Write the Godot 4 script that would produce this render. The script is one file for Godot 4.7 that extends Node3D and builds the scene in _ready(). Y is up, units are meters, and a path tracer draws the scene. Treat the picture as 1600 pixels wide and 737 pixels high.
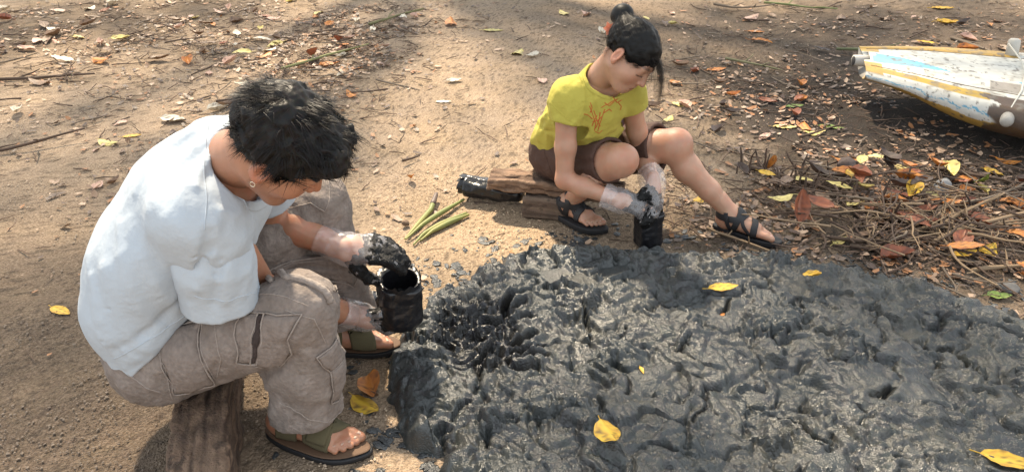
extends Node3D
# Two people on wooden seats beside a slab of wet grey mud, filling black plastic seedling bags.

var rng := RandomNumberGenerator.new()
var used := {}
var M := {}
var ground_noise: FastNoiseLite
var ground_fine: FastNoiseLite
var mud_outline := PackedVector2Array()
var mud_grid := {}

func _ready():
	rng.seed = 4711
	var cam := Camera3D.new()
	cam.name = "camera"
	cam.position = Vector3(0, 1.40, 0)
	cam.rotation_degrees = Vector3(-30, 0, 0)
	cam.fov = 2.0 * rad_to_deg(atan(368.5 / 1190.0))
	cam.near = 0.05
	cam.far = 400.0
	add_child(cam)
	cam.current = true

	var env := Environment.new()
	env.background_mode = Environment.BG_SKY
	var sky_mat := ProceduralSkyMaterial.new()
	sky_mat.sky_top_color = Color(0.74, 0.77, 0.80)
	sky_mat.sky_horizon_color = Color(0.86, 0.87, 0.87)
	sky_mat.sky_curve = 0.2
	sky_mat.ground_bottom_color = Color(0.2, 0.17, 0.13)
	sky_mat.ground_horizon_color = Color(0.5, 0.5, 0.48)
	sky_mat.sun_angle_max = 1.0
	sky_mat.energy_multiplier = 1.0
	var sky := Sky.new()
	sky.sky_material = sky_mat
	env.sky = sky
	env.background_energy_multiplier = 1.0
	env.ambient_light_source = Environment.AMBIENT_SOURCE_SKY
	env.tonemap_mode = Environment.TONE_MAPPER_LINEAR
	env.tonemap_exposure = 2.7
	env.sdfgi_enabled = true
	env.ssao_enabled = true
	env.ssil_enabled = true
	var we := WorldEnvironment.new()
	we.name = "world_environment"
	we.environment = env
	add_child(we)

	var sun := DirectionalLight3D.new()
	sun.name = "sun"
	sun.light_energy = 1.45
	sun.light_color = Color(1.0, 0.93, 0.82)
	sun.light_angular_distance = 2.5
	sun.shadow_enabled = true
	add_child(sun)
	sun.look_at_from_position(Vector3(-0.9, 3.9, -2.7), Vector3.ZERO)   # from behind and a little left, high

	make_materials()
	build_ground()
	build_mud()
	if true:
		build_seats()
		build_man()
		build_woman()
		build_props()
		build_boat()
		build_litter()
		build_tree()
		part_labels()

# ---------------------------------------------------------------- naming
func numbered(called: String) -> String:
	var n: int = used.get(called, 0)
	used[called] = n + 1
	return called if n == 0 else "%s_%03d" % [called, n]

func tag(o: Node, label := "", category := "", group := "", kind := ""):
	if label: o.set_meta("label", label)
	if category: o.set_meta("category", category)
	if group: o.set_meta("group", group)
	if kind: o.set_meta("kind", kind)
	return o

func thing(called: String, label: String, category: String, at := Vector3.ZERO, group := "") -> Node3D:
	var o := Node3D.new()
	o.name = numbered(called)
	o.position = at
	add_child(o)
	tag(o, label, category, group)
	return o

# one mesh as one node; vertices are in world axes, moved so that the node may sit at a base point
func put(mesh: Mesh, called: String, mat: Material, parent: Node = self, label := "") -> MeshInstance3D:
	var mi := MeshInstance3D.new()
	mi.mesh = mesh
	mi.material_override = mat
	mi.name = numbered(called) if parent == self else called
	parent.add_child(mi, true)
	if label: mi.set_meta("label", label)
	if parent != self:
		var off := Vector3.ZERO
		var p = parent
		while p != self and p is Node3D:
			off += p.position
			p = p.get_parent()
		mi.position = -off if mesh.has_meta("world") else Vector3.ZERO
	return mi

# ---------------------------------------------------------------- mesh accumulator
class Acc:
	var v := PackedVector3Array()
	var n := PackedVector3Array()
	var c := PackedColorArray()
	var uv := PackedVector2Array()
	var ix := PackedInt32Array()
	func vert(p: Vector3, col := Color.WHITE, t := Vector2.ZERO) -> int:
		v.append(p); c.append(col); uv.append(t)
		return v.size() - 1
	func tri(a: int, b: int, d: int):
		ix.append(a); ix.append(b); ix.append(d)
	func quad(a: int, b: int, d: int, e: int):
		tri(a, b, d); tri(a, d, e)
	func normals():
		n.resize(v.size())
		n.fill(Vector3.ZERO)
		for i in range(0, ix.size(), 3):
			var a := ix[i]; var b := ix[i + 1]; var d := ix[i + 2]
			var f := (v[d] - v[a]).cross(v[b] - v[a])
			n[a] += f; n[b] += f; n[d] += f
		for i in n.size(): n[i] = n[i].normalized() if n[i].length_squared() > 1e-24 else Vector3.UP
	func mesh(world := true) -> ArrayMesh:
		normals()
		var a := []
		a.resize(Mesh.ARRAY_MAX)
		a[Mesh.ARRAY_VERTEX] = v
		a[Mesh.ARRAY_NORMAL] = n
		a[Mesh.ARRAY_COLOR] = c
		a[Mesh.ARRAY_TEX_UV] = uv
		a[Mesh.ARRAY_INDEX] = ix
		var m := ArrayMesh.new()
		m.add_surface_from_arrays(Mesh.PRIMITIVE_TRIANGLES, a)
		if world: m.set_meta("world", true)
		return m
	# a tube along points, one radius per point, ends closed; flat: squash along the given direction
	func tube(pts: Array, rad: Array, sides := 6, col := Color.WHITE):
		var first := v.size()
		var k := pts.size()
		var side := Vector3.ZERO
		for i in k:
			var t: Vector3 = (pts[mini(i + 1, k - 1)] - pts[maxi(i - 1, 0)]).normalized()
			if side == Vector3.ZERO: side = t.cross(Vector3.UP if absf(t.y) < 0.9 else Vector3.RIGHT).normalized()
			side = (side - t * side.dot(t)).normalized()
			var up := t.cross(side)
			for s in sides:
				var a := TAU * s / sides
				vert(pts[i] + (side * cos(a) + up * sin(a)) * rad[i], col)
		for i in k - 1:
			for s in sides:
				var a := first + i * sides + s
				var b := first + i * sides + (s + 1) % sides
				quad(a, a + sides, b + sides, b)
		var e0 := vert(pts[0], col)
		var e1 := vert(pts[k - 1], col)
		for s in sides:
			tri(e0, first + s, first + (s + 1) % sides)
			var l := first + (k - 1) * sides
			tri(e1, l + (s + 1) % sides, l + s)

# ---------------------------------------------------------------- distance fields meshed as surface nets
class Field:
	var o: Vector3
	var h: float
	var nx: int
	var ny: int
	var nz: int
	var d := PackedFloat32Array()
	var core: Vector3
	func _init(lo: Vector3, hi: Vector3, cell: float):
		o = lo
		h = cell
		core = (lo + hi) * 0.5
		nx = int((hi.x - lo.x) / cell) + 2
		ny = int((hi.y - lo.y) / cell) + 2
		nz = int((hi.z - lo.z) / cell) + 2
		d.resize(nx * ny * nz)
		d.fill(0.2)
	func rangeof(lo: Vector3, hi: Vector3) -> Array:
		return [clampi(int((lo.x - o.x) / h), 0, nx - 1), clampi(int((hi.x - o.x) / h) + 1, 0, nx - 1),
			clampi(int((lo.y - o.y) / h), 0, ny - 1), clampi(int((hi.y - o.y) / h) + 1, 0, ny - 1),
			clampi(int((lo.z - o.z) / h), 0, nz - 1), clampi(int((hi.z - o.z) / h) + 1, 0, nz - 1)]
	func inside(p: Vector3) -> bool:
		return p.x > o.x and p.y > o.y and p.z > o.z and p.x < o.x + (nx - 1) * h and p.y < o.y + (ny - 1) * h and p.z < o.z + (nz - 1) * h
	# tapered capsule; u, s: pressed flat along u by the factor s
	func cap(a: Vector3, b: Vector3, ra: float, rb: float, k := 0.01, u := Vector3.ZERO, s := 1.0, subtract := false):
		var m := maxf(ra, rb) + k * 1.5 + h * 3.0
		var r := rangeof(Vector3(minf(a.x, b.x), minf(a.y, b.y), minf(a.z, b.z)) - Vector3.ONE * m, Vector3(maxf(a.x, b.x), maxf(a.y, b.y), maxf(a.z, b.z)) + Vector3.ONE * m)
		var ab := b - a
		var inv := 1.0 / maxf(ab.length_squared(), 1e-9)
		var flat := s != 1.0
		for iz in range(r[4], r[5] + 1):
			for iy in range(r[2], r[3] + 1):
				var row := (iz * ny + iy) * nx
				var p := Vector3(0, o.y + iy * h, o.z + iz * h)
				for ix in range(r[0], r[1] + 1):
					p.x = o.x + ix * h
					var q := p - a
					var t := clampf(q.dot(ab) * inv, 0.0, 1.0)
					q -= ab * t
					if flat: q += u * (q.dot(u) * (s - 1.0))
					var e := q.length() - ra - (rb - ra) * t
					var f := d[row + ix]
					if subtract:
						e = -e
						var g := maxf(k - absf(e - f), 0.0) / k
						d[row + ix] = maxf(e, f) + g * g * k * 0.25
					else:
						var g := maxf(k - absf(e - f), 0.0) / k
						d[row + ix] = minf(e, f) - g * g * k * 0.25
	func chain(pts: Array, rad: Array, k := 0.01, u := Vector3.ZERO, s := 1.0):
		for i in pts.size() - 1: cap(pts[i], pts[i + 1], rad[i], rad[i + 1], k, u, s)
	func ell(c: Vector3, b: Basis, r3: Vector3, k := 0.01, subtract := false):
		var m := maxf(r3.x, maxf(r3.y, r3.z)) + k * 1.5 + h * 3.0
		var r := rangeof(c - Vector3.ONE * m, c + Vector3.ONE * m)
		var bi := b.inverse()
		for iz in range(r[4], r[5] + 1):
			for iy in range(r[2], r[3] + 1):
				var row := (iz * ny + iy) * nx
				for ix in range(r[0], r[1] + 1):
					var q := bi * (Vector3(o.x + ix * h, o.y + iy * h, o.z + iz * h) - c)
					var k0 := (q / r3).length()
					var k1 := (q / (r3 * r3)).length()
					var e := k0 * (k0 - 1.0) / maxf(k1, 1e-6)
					var f := d[row + ix]
					if subtract:
						e = -e
						var g := maxf(k - absf(e - f), 0.0) / k
						d[row + ix] = maxf(e, f) + g * g * k * 0.25
					else:
						var g := maxf(k - absf(e - f), 0.0) / k
						d[row + ix] = minf(e, f) - g * g * k * 0.25
	func box(c: Vector3, b: Basis, half: Vector3, rnd := 0.005, k := 0.004, subtract := false):
		var m := half.length() + k + h * 3.0
		var r := rangeof(c - Vector3.ONE * m, c + Vector3.ONE * m)
		var bi := b.inverse()
		var hh := half - Vector3.ONE * rnd
		for iz in range(r[4], r[5] + 1):
			for iy in range(r[2], r[3] + 1):
				var row := (iz * ny + iy) * nx
				for ix in range(r[0], r[1] + 1):
					var q := (bi * (Vector3(o.x + ix * h, o.y + iy * h, o.z + iz * h) - c)).abs() - hh
					var e := q.max(Vector3.ZERO).length() + minf(maxf(q.x, maxf(q.y, q.z)), 0.0) - rnd
					var f := d[row + ix]
					if subtract:
						e = -e
						var g := maxf(k - absf(e - f), 0.0) / k
						d[row + ix] = maxf(e, f) + g * g * k * 0.25
					else:
						var g := maxf(k - absf(e - f), 0.0) / k
						d[row + ix] = minf(e, f) - g * g * k * 0.25
	# keep only the side of a plane that n points away from, within reach of c
	func cut(c: Vector3, n: Vector3, reach := 10.0, k := 0.004):
		var r := rangeof(c - Vector3.ONE * reach, c + Vector3.ONE * reach)
		for iz in range(r[4], r[5] + 1):
			for iy in range(r[2], r[3] + 1):
				var row := (iz * ny + iy) * nx
				for ix in range(r[0], r[1] + 1):
					var q := Vector3(o.x + ix * h, o.y + iy * h, o.z + iz * h) - c
					if q.length_squared() > reach * reach: continue
					var e := q.dot(n)
					var f := d[row + ix]
					var g := maxf(k - absf(e - f), 0.0) / k
					d[row + ix] = maxf(e, f) + g * g * k * 0.25
	# a raised fold (amp > 0) or a crease (amp < 0) along a polyline
	func fold(pts: Array, amp: float, width: float):
		for i in pts.size() - 1:
			var a: Vector3 = pts[i]
			var b: Vector3 = pts[i + 1]
			var m := width * 2.2
			var r := rangeof(Vector3(minf(a.x, b.x), minf(a.y, b.y), minf(a.z, b.z)) - Vector3.ONE * m, Vector3(maxf(a.x, b.x), maxf(a.y, b.y), maxf(a.z, b.z)) + Vector3.ONE * m)
			var ab := b - a
			var inv := 1.0 / maxf(ab.length_squared(), 1e-9)
			var last := i == pts.size() - 2
			for iz in range(r[4], r[5] + 1):
				for iy in range(r[2], r[3] + 1):
					var row := (iz * ny + iy) * nx
					for ix in range(r[0], r[1] + 1):
						var q := Vector3(o.x + ix * h, o.y + iy * h, o.z + iz * h) - a
						var t := q.dot(ab) * inv
						if (t < 0.0 and i > 0) or (t > 1.0 and not last): continue
						q -= ab * clampf(t, 0.0, 1.0)
						var e := q.length_squared() / (width * width)
						if e < 4.5: d[row + ix] -= amp * exp(-e)
	func noise(ns: FastNoiseLite, amp: float, stretch := Vector3.ONE):
		var band := h * 3.0 + amp
		for iz in nz:
			for iy in ny:
				var row := (iz * ny + iy) * nx
				for ix in nx:
					var f := d[row + ix]
					if f < band and f > -band:
						d[row + ix] = f - amp * ns.get_noise_3d((o.x + ix * h) * stretch.x, (o.y + iy * h) * stretch.y, (o.z + iz * h) * stretch.z)
	func at(p: Vector3) -> float:
		var q := (p - o) / h
		var x := clampi(int(q.x), 0, nx - 2)
		var y := clampi(int(q.y), 0, ny - 2)
		var z := clampi(int(q.z), 0, nz - 2)
		var fx := clampf(q.x - x, 0, 1)
		var fy := clampf(q.y - y, 0, 1)
		var fz := clampf(q.z - z, 0, 1)
		var i := (z * ny + y) * nx + x
		var j := i + nx
		var k := i + nx * ny
		var l := k + nx
		return lerpf(lerpf(lerpf(d[i], d[i + 1], fx), lerpf(d[j], d[j + 1], fx), fy), lerpf(lerpf(d[k], d[k + 1], fx), lerpf(d[l], d[l + 1], fx), fy), fz)
	func grad(p: Vector3) -> Vector3:
		var e := h
		return Vector3(at(p + Vector3(e, 0, 0)) - at(p - Vector3(e, 0, 0)), at(p + Vector3(0, e, 0)) - at(p - Vector3(0, e, 0)), at(p + Vector3(0, 0, e)) - at(p - Vector3(0, 0, e))).normalized()
	func onto(p: Vector3, off := 0.0) -> Vector3:
		var tries := 0
		while at(p) > 0.05 and tries < 120:   # far from the surface the field knows no way: walk to its middle
			p = p.move_toward(core, 0.003)
			tries += 1
		for i in 8:
			p -= grad(p) * (at(p) - off) * 0.8
		return p
	func mesh(acc: Acc, paint: Callable, iso := 0.0):
		var cellv := PackedInt32Array()
		cellv.resize(nx * ny * nz)
		cellv.fill(-1)
		var sx := 1
		var sy := nx
		var sz := nx * ny
		var corner := [0, sx, sy, sx + sy, sz, sz + sx, sz + sy, sz + sx + sy]
		var ex := [[0, 1], [2, 3], [4, 5], [6, 7], [0, 2], [1, 3], [4, 6], [5, 7], [0, 4], [1, 5], [2, 6], [3, 7]]
		var cp := [Vector3(0, 0, 0), Vector3(1, 0, 0), Vector3(0, 1, 0), Vector3(1, 1, 0), Vector3(0, 0, 1), Vector3(1, 0, 1), Vector3(0, 1, 1), Vector3(1, 1, 1)]
		for iz in nz - 1:
			for iy in ny - 1:
				var row := (iz * ny + iy) * nx
				for ix in nx - 1:
					var i := row + ix
					var s := d[i] < iso
					if s == (d[i + 1] < iso) and s == (d[i + sy] < iso) and s == (d[i + sz] < iso) and s == (d[i + 1 + sy] < iso) and s == (d[i + 1 + sz] < iso) and s == (d[i + sy + sz] < iso) and s == (d[i + 1 + sy + sz] < iso): continue
					var sum := Vector3.ZERO
					var cnt := 0
					for e in ex:
						var fa := d[i + corner[e[0]]] - iso
						var fb := d[i + corner[e[1]]] - iso
						if (fa < 0) != (fb < 0):
							var pa: Vector3 = cp[e[0]]
							sum += pa.lerp(cp[e[1]], fa / (fa - fb))
							cnt += 1
					var p := o + (Vector3(ix, iy, iz) + sum / cnt) * h
					cellv[i] = acc.vert(p, paint.call(p))
		for iz in range(1, nz - 1):
			for iy in range(1, ny - 1):
				var row := (iz * ny + iy) * nx
				for ix in range(1, nx - 1):
					var i := row + ix
					var s := d[i] < iso
					if s != (d[i + 1] < iso): _face(acc, cellv, i, sy, sz, s)
					if s != (d[i + sy] < iso): _face(acc, cellv, i, sz, sx, s)
					if s != (d[i + sz] < iso): _face(acc, cellv, i, sx, sy, s)
	func _face(acc: Acc, cv: PackedInt32Array, i: int, a: int, b: int, s: bool):
		var p := cv[i]
		var q := cv[i - a]
		var r := cv[i - a - b]
		var t := cv[i - b]
		if p < 0 or q < 0 or r < 0 or t < 0: return
		if s: acc.quad(p, t, r, q)
		else: acc.quad(p, q, r, t)

func plain(col: Color) -> Callable:
	return func(_p): return col

# a raised cord laid on a field's surface along a polyline
func seam(acc: Acc, f: Field, pts: Array, r := 0.0025, col := Color.WHITE, steps := 8, lift := 0.0, rr := 0.0):
	var line := []
	var rad := []
	for i in pts.size() - 1:
		for s in steps:
			line.append(f.onto((pts[i] as Vector3).lerp(pts[i + 1], float(s) / steps), lift))
			rad.append(r + rr * rng.randf())
	line.append(f.onto(pts[pts.size() - 1], lift))
	rad.append(r)
	acc.tube(line, rad, 6, col)

# a band laid on a field's surface along a polyline: width w, standing off by t, its long edges tucked in
func band(acc: Acc, f: Field, pts: Array, w: float, t: float, col := Color.WHITE, steps := 6, closed := false):
	var line := []
	for i in pts.size() - 1:
		for s in steps: line.append(f.onto((pts[i] as Vector3).lerp(pts[i + 1], float(s) / steps)))
	line.append(f.onto(pts[pts.size() - 1]))
	var k := line.size()
	var first := acc.v.size()
	var prof := [[-0.5, -0.004], [-0.5, t * 0.8], [-0.42, t], [0.0, t], [0.42, t], [0.5, t * 0.8], [0.5, -0.004]]
	for i in k:
		var tg: Vector3 = (line[mini(i + 1, k - 1)] - line[maxi(i - 1, 0)]).normalized()
		if closed and (i == 0 or i == k - 1): tg = (line[1] - line[k - 2]).normalized()
		var n := f.grad(line[i])
		var side := tg.cross(n).normalized()
		for q in prof:
			var p: Vector3 = line[i] + side * (w * q[0])
			var g := f.at(p)
			acc.vert(p + n * (q[1] - clampf(g, -t * 2.0, t * 3.0)), col)
	var m := prof.size()
	for i in k - 1:
		for j in m - 1:
			var a := first + i * m + j
			acc.quad(a, a + m, a + m + 1, a + 1)
	for e in [0, k - 1]:
		var b: int = first + e * m
		for j in range(1, m - 2):
			if e == 0: acc.tri(b, b + j, b + j + 1)
			else: acc.tri(b, b + j + 1, b + j)

# the ribbed edge of a neck opening cut with a capsule from a to b: where the cloth meets it, a little outside
func collar(acc: Acc, f: Field, a: Vector3, b: Vector3, ra: float, rb: float, w: float, t: float):
	var ab := b - a
	var nd := ab.normalized()
	var u := nd.cross(Vector3(0.31, 0.2, 0.9)).normalized()
	var v := nd.cross(u)
	var ring := []
	for i in 37:
		var an := TAU * i / 36.0
		var p := a + (u * cos(an) + v * sin(an)) * ra + nd * 0.02
		for k in 14:
			p = f.onto(p)
			var s := clampf((p - a).dot(ab) / ab.length_squared(), 0.0, 1.0)
			var ax := a + ab * s
			var out := (p - ax)
			out -= nd * out.dot(nd) * (0.0 if s <= 0.0 else 1.0)
			p = ax + out.normalized() * (lerpf(ra, rb, s) + w * 0.42)
		ring.append(p)
	band(acc, f, ring, w, t, Color.WHITE, 2, true)

# a four-cornered patch of cloth laid on a field's surface
func patch(acc: Acc, f: Field, a: Vector3, b: Vector3, c: Vector3, e: Vector3, t: float, col := Color.WHITE, nu := 14, nv := 14, bulge := 0.0):
	var first := acc.v.size()
	for j in nv + 1:
		for i in nu + 1:
			var u := float(i) / nu
			var v := float(j) / nv
			var p := a.lerp(b, u).lerp(e.lerp(c, u), v)
			p = f.onto(p)
			var edge := minf(minf(u, 1 - u) * nu, minf(v, 1 - v) * nv)
			var off := -0.003 if edge < 0.5 else t
			off += bulge * sin(PI * u) * sin(PI * v)
			acc.vert(p + f.grad(p) * off, col)
	var w := nu + 1
	var ref := f.grad(f.onto((a + b + c + e) * 0.25))
	var flip := (b - a).cross(e - a).dot(ref) > 0
	for j in nv:
		for i in nu:
			var k := first + j * w + i
			if flip: acc.quad(k, k + w, k + w + 1, k + 1)
			else: acc.quad(k, k + 1, k + w + 1, k + w)

func simplex(freq: float, sd: int, octaves := 1, kind := FastNoiseLite.TYPE_SIMPLEX_SMOOTH, fractal := FastNoiseLite.FRACTAL_FBM) -> FastNoiseLite:
	var n := FastNoiseLite.new()
	n.noise_type = kind
	n.seed = sd
	n.frequency = freq
	n.fractal_type = fractal if octaves > 1 else FastNoiseLite.FRACTAL_NONE
	n.fractal_octaves = octaves
	return n

# ---------------------------------------------------------------- materials
func tex(ns: FastNoiseLite, size := 512, lo := Color.BLACK, hi := Color.WHITE, mid := -1.0) -> Texture2D:
	var im := ns.get_seamless_image(size, size)
	im.convert(Image.FORMAT_RGB8)
	if lo != Color.BLACK or hi != Color.WHITE:
		var ramp := []
		for i in 256: ramp.append(lo.lerp(hi, i / 255.0))
		var data := im.get_data()
		for i in range(0, data.size(), 3):
			var c: Color = ramp[data[i]]
			data[i] = int(c.r * 255)
			data[i + 1] = int(c.g * 255)
			data[i + 2] = int(c.b * 255)
		im = Image.create_from_data(size, size, false, Image.FORMAT_RGB8, data)
	return ImageTexture.create_from_image(im)

func mat(called: String, col: Color, rough := 0.8, vcol := false) -> StandardMaterial3D:
	var m := StandardMaterial3D.new()
	m.albedo_color = col
	m.roughness = rough
	m.vertex_color_use_as_albedo = vcol
	M[called] = m
	return m

func relief(m: StandardMaterial3D, t: Texture2D, scale: Vector3, cm: float):
	m.heightmap_enabled = true
	m.heightmap_texture = t
	m.heightmap_scale = cm
	m.uv1_triplanar = true
	m.uv1_world_triplanar = true
	m.uv1_scale = scale

func lin(r: float, g: float, b: float) -> Color:
	return Color(r, g, b).linear_to_srgb()

func make_materials():
	var m := mat("ground", Color.WHITE, 0.95, true)
	m.albedo_texture = tex(simplex(0.035, 11, 5), 1024, Color(0.66, 0.64, 0.62), Color(1, 1, 1))
	relief(m, tex(simplex(0.05, 12, 5), 1024), Vector3.ONE * 2.2, 0.7)
	m.metallic_specular = 0.3
	m = mat("mud", Color.WHITE, 1.0, true)
	m.roughness_texture = tex(simplex(0.02, 21, 4), 512, Color(0.27, 0.27, 0.27), Color(0.50, 0.50, 0.50))
	relief(m, tex(simplex(0.03, 22, 5, FastNoiseLite.TYPE_SIMPLEX_SMOOTH, FastNoiseLite.FRACTAL_RIDGED), 1024), Vector3(3.0, 3.0, 3.0), 0.26)
	m.metallic_specular = 0.55
	m = mat("skin", Color.WHITE, 0.42, true)
	m.subsurf_scatter_enabled = true
	m.subsurf_scatter_strength = 0.12
	relief(m, tex(simplex(0.12, 31, 4), 512), Vector3.ONE * 9.0, 0.06)
	m = mat("shirt_white", lin(0.40, 0.445, 0.49), 0.9)
	relief(m, tex(simplex(0.02, 41, 5), 512), Vector3(5, 5, 5), 0.12)
	m = mat("trousers", Color.WHITE, 0.92, true)
	m.albedo_texture = tex(simplex(0.03, 42, 5), 512, Color(0.78, 0.78, 0.78), Color(1, 1, 1))
	relief(m, tex(simplex(0.03, 43, 5), 512), Vector3(5, 5, 5), 0.25)
	m = mat("shirt_yellow", lin(0.41, 0.355, 0.06), 0.88)
	relief(m, tex(simplex(0.02, 44, 5), 512), Vector3(5, 5, 5), 0.15)
	m = mat("shorts_brown", lin(0.062, 0.030, 0.020), 0.85)
	relief(m, tex(simplex(0.02, 45, 5), 512), Vector3(6, 6, 6), 0.2)
	m = mat("print_red", lin(0.45, 0.10, 0.02), 0.8)
	m = mat("hair", Color.WHITE, 0.48, true)
	m.metallic_specular = 0.3
	m = mat("olive_suede", lin(0.085, 0.070, 0.035), 0.95)
	relief(m, tex(simplex(0.1, 46, 3), 512), Vector3(9, 9, 9), 0.08)
	m = mat("sole_brown", lin(0.10, 0.055, 0.03), 0.8)
	m = mat("sandal_black", lin(0.012, 0.012, 0.014), 0.6)
	relief(m, tex(simplex(0.2, 47, 2), 512), Vector3(12, 12, 12), 0.05)
	m = mat("plastic_black", lin(0.010, 0.010, 0.012), 0.30)
	relief(m, tex(simplex(0.015, 48, 4), 512), Vector3(5, 5, 5), 0.22)
	m = mat("wet_mud", lin(0.008, 0.008, 0.0085), 0.40)
	m.metallic_specular = 0.35
	relief(m, tex(simplex(0.05, 49, 4), 512), Vector3(9, 9, 9), 0.4)
	m = mat("glove", Color(0.95, 0.92, 0.92, 0.14), 0.10)
	m.transparency = BaseMaterial3D.TRANSPARENCY_ALPHA
	m.cull_mode = BaseMaterial3D.CULL_DISABLED
	relief(m, tex(simplex(0.02, 50, 4, FastNoiseLite.TYPE_SIMPLEX_SMOOTH, FastNoiseLite.FRACTAL_RIDGED), 512), Vector3(8, 8, 8), 0.10)
	m = mat("wood_old", Color.WHITE, 0.9, true)
	relief(m, tex(simplex(0.06, 51, 4), 512), Vector3(4, 4, 4), 0.3)
	m = mat("stalk", Color.WHITE, 0.55, true)
	m = mat("metal", lin(0.75, 0.68, 0.55), 0.25)
	m.metallic = 1.0
	m = mat("leaf", Color.WHITE, 0.55, true)
	m.cull_mode = BaseMaterial3D.CULL_DISABLED
	m.backlight_enabled = true
	m.backlight = Color(0.35, 0.3, 0.2)
	m = mat("twig", Color.WHITE, 0.9, true)
	m = mat("boat_paint", Color.WHITE, 0.6, true)
	relief(m, tex(simplex(0.05, 52, 4), 512), Vector3(4, 4, 4), 0.12)
	m = mat("pale_cloth", lin(0.62, 0.45, 0.46), 0.9)
	m = mat("rope", lin(0.55, 0.52, 0.45), 0.9)
	m = mat("stone", Color.WHITE, 0.85, true)

# ---------------------------------------------------------------- ground
# [x, z, radius, colour, strength]: patches of other soil
var SAND := Color(0.49, 0.365, 0.245)
var PINK := Color(0.52, 0.40, 0.295)
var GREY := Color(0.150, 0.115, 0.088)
var DARK := Color(0.060, 0.050, 0.044)
var patches := []

func make_patches():
	patches = [
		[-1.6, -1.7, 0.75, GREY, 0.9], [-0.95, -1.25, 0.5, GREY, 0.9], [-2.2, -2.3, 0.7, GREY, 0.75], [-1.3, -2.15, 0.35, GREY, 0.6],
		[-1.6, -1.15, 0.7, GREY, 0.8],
		[-3.2, -5.4, 0.9, DARK, 0.6], [-2.4, -6.1, 0.9, DARK, 0.5], [-1.25, -4.7, 0.40, DARK, 0.55], [-3.9, -4.6, 0.8, GREY, 0.6],
		[-1.2, -4.1, 0.3, GREY, 0.5], [-1.9, -3.5, 1.0, PINK, 0.7], [-0.9, -5.4, 0.9, PINK, 0.8],
		[0.6, -5.7, 0.7, GREY, 0.5], [1.4, -5.2, 0.9, GREY, 0.8], [2.4, -5.4, 1.0, GREY, 0.95], [3.6, -5.2, 1.2, GREY, 0.95],
		[2.0, -4.5, 0.9, GREY, 0.8],
		[1.45, -3.85, 0.55, DARK, 1.0], [1.9, -3.9, 0.7, DARK, 0.8], [1.62, -3.45, 0.5, DARK, 1.0], [2.05, -3.2, 0.55, DARK, 0.95], [2.6, -3.3, 0.6, DARK, 0.9], [1.15, -4.3, 0.35, DARK, 0.7], [2.4, -3.3, 0.8, DARK, 1.0], [1.2, -3.45, 0.4, DARK, 0.6], [2.2, -4.4, 0.6, DARK, 0.6],
		[1.75, -2.75, 0.5, DARK, 0.65], [1.45, -2.6, 0.40, DARK, 0.6], [1.8, -2.2, 0.5, GREY, 0.9], [1.1, -2.45, 0.35, GREY, 0.8], [2.2, -2.5, 0.6, GREY, 0.9],
		[1.2, -2.3, 0.25, DARK, 0.7], [0.95, -2.45, 0.2, DARK, 0.5], [0.72, -2.42, 0.16, DARK, 0.55], [0.6, -2.40, 0.18, DARK, 0.5], [1.5, -2.1, 0.25, DARK, 0.5],
		[0.30, -2.42, 0.16, DARK, 0.35],
		[-0.05, -2.5, 0.5, SAND, 0.8],
	]

func ground_y(x: float, z: float) -> float:
	return ground_noise.get_noise_2d(x, z) * 0.018

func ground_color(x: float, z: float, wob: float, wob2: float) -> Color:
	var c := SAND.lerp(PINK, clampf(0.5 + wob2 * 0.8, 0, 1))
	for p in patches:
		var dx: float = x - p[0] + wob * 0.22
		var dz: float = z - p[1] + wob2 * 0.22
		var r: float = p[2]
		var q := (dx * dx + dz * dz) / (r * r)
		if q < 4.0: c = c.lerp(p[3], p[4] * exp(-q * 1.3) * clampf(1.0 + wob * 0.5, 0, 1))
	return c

func build_ground():
	ground_noise = simplex(0.9, 5, 3)
	ground_fine = simplex(26.0, 6, 4)
	make_patches()
	var wobble := simplex(2.4, 7, 4)
	var wobble2 := simplex(3.1, 8, 4)
	var speck := simplex(38.0, 9, 3)
	var clod := simplex(60.0, 10, 3)
	var xs := PackedFloat32Array()
	var zs := PackedFloat32Array()
	var x := -90.0
	while x < 90.0:
		xs.append(x)
		var a := absf(x)
		x += 0.013 if a < 1.6 else (0.03 if a < 4.6 else (0.4 if a < 8.0 else 6.0))
	var z := 30.0
	while z > -120.0:
		zs.append(z)
		z -= 6.0 if z > 3.0 else (0.3 if z > -0.6 else (0.012 if z > -3.0 else (0.025 if z > -6.6 else (0.4 if z > -10.0 else 6.0))))
	var acc := Acc.new()
	var w := xs.size()
	for gz in zs:
		for gx in xs:
			var near := clampf(1.0 - (absf(gx) - 4.0) / 3.0, 0, 1) * clampf(1.0 - (-gz - 6.0) / 3.0, 0, 1)
			var f := ground_fine.get_noise_2d(gx, gz)
			var cl := clod.get_noise_2d(gx, gz)
			var wb := wobble.get_noise_2d(gx, gz)
			var y := ground_y(gx, gz) + near * (f * 0.0024 + maxf(cl, 0.0) * 0.005 * clampf(0.6 + wb * 1.5, 0.1, 1.0))
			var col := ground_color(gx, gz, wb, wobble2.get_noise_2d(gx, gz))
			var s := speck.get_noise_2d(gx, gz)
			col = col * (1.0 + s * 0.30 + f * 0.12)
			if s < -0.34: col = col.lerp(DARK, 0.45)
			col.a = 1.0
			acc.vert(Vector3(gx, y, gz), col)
	for j in zs.size() - 1:
		for i in w - 1:
			var k := j * w + i
			acc.quad(k, k + w, k + w + 1, k + 1)
	var g := put(acc.mesh(), "ground", M.ground)
	tag(g, "bare sandy ground, tan in the middle and dark and muddy at right", "ground", "", "structure")

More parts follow.
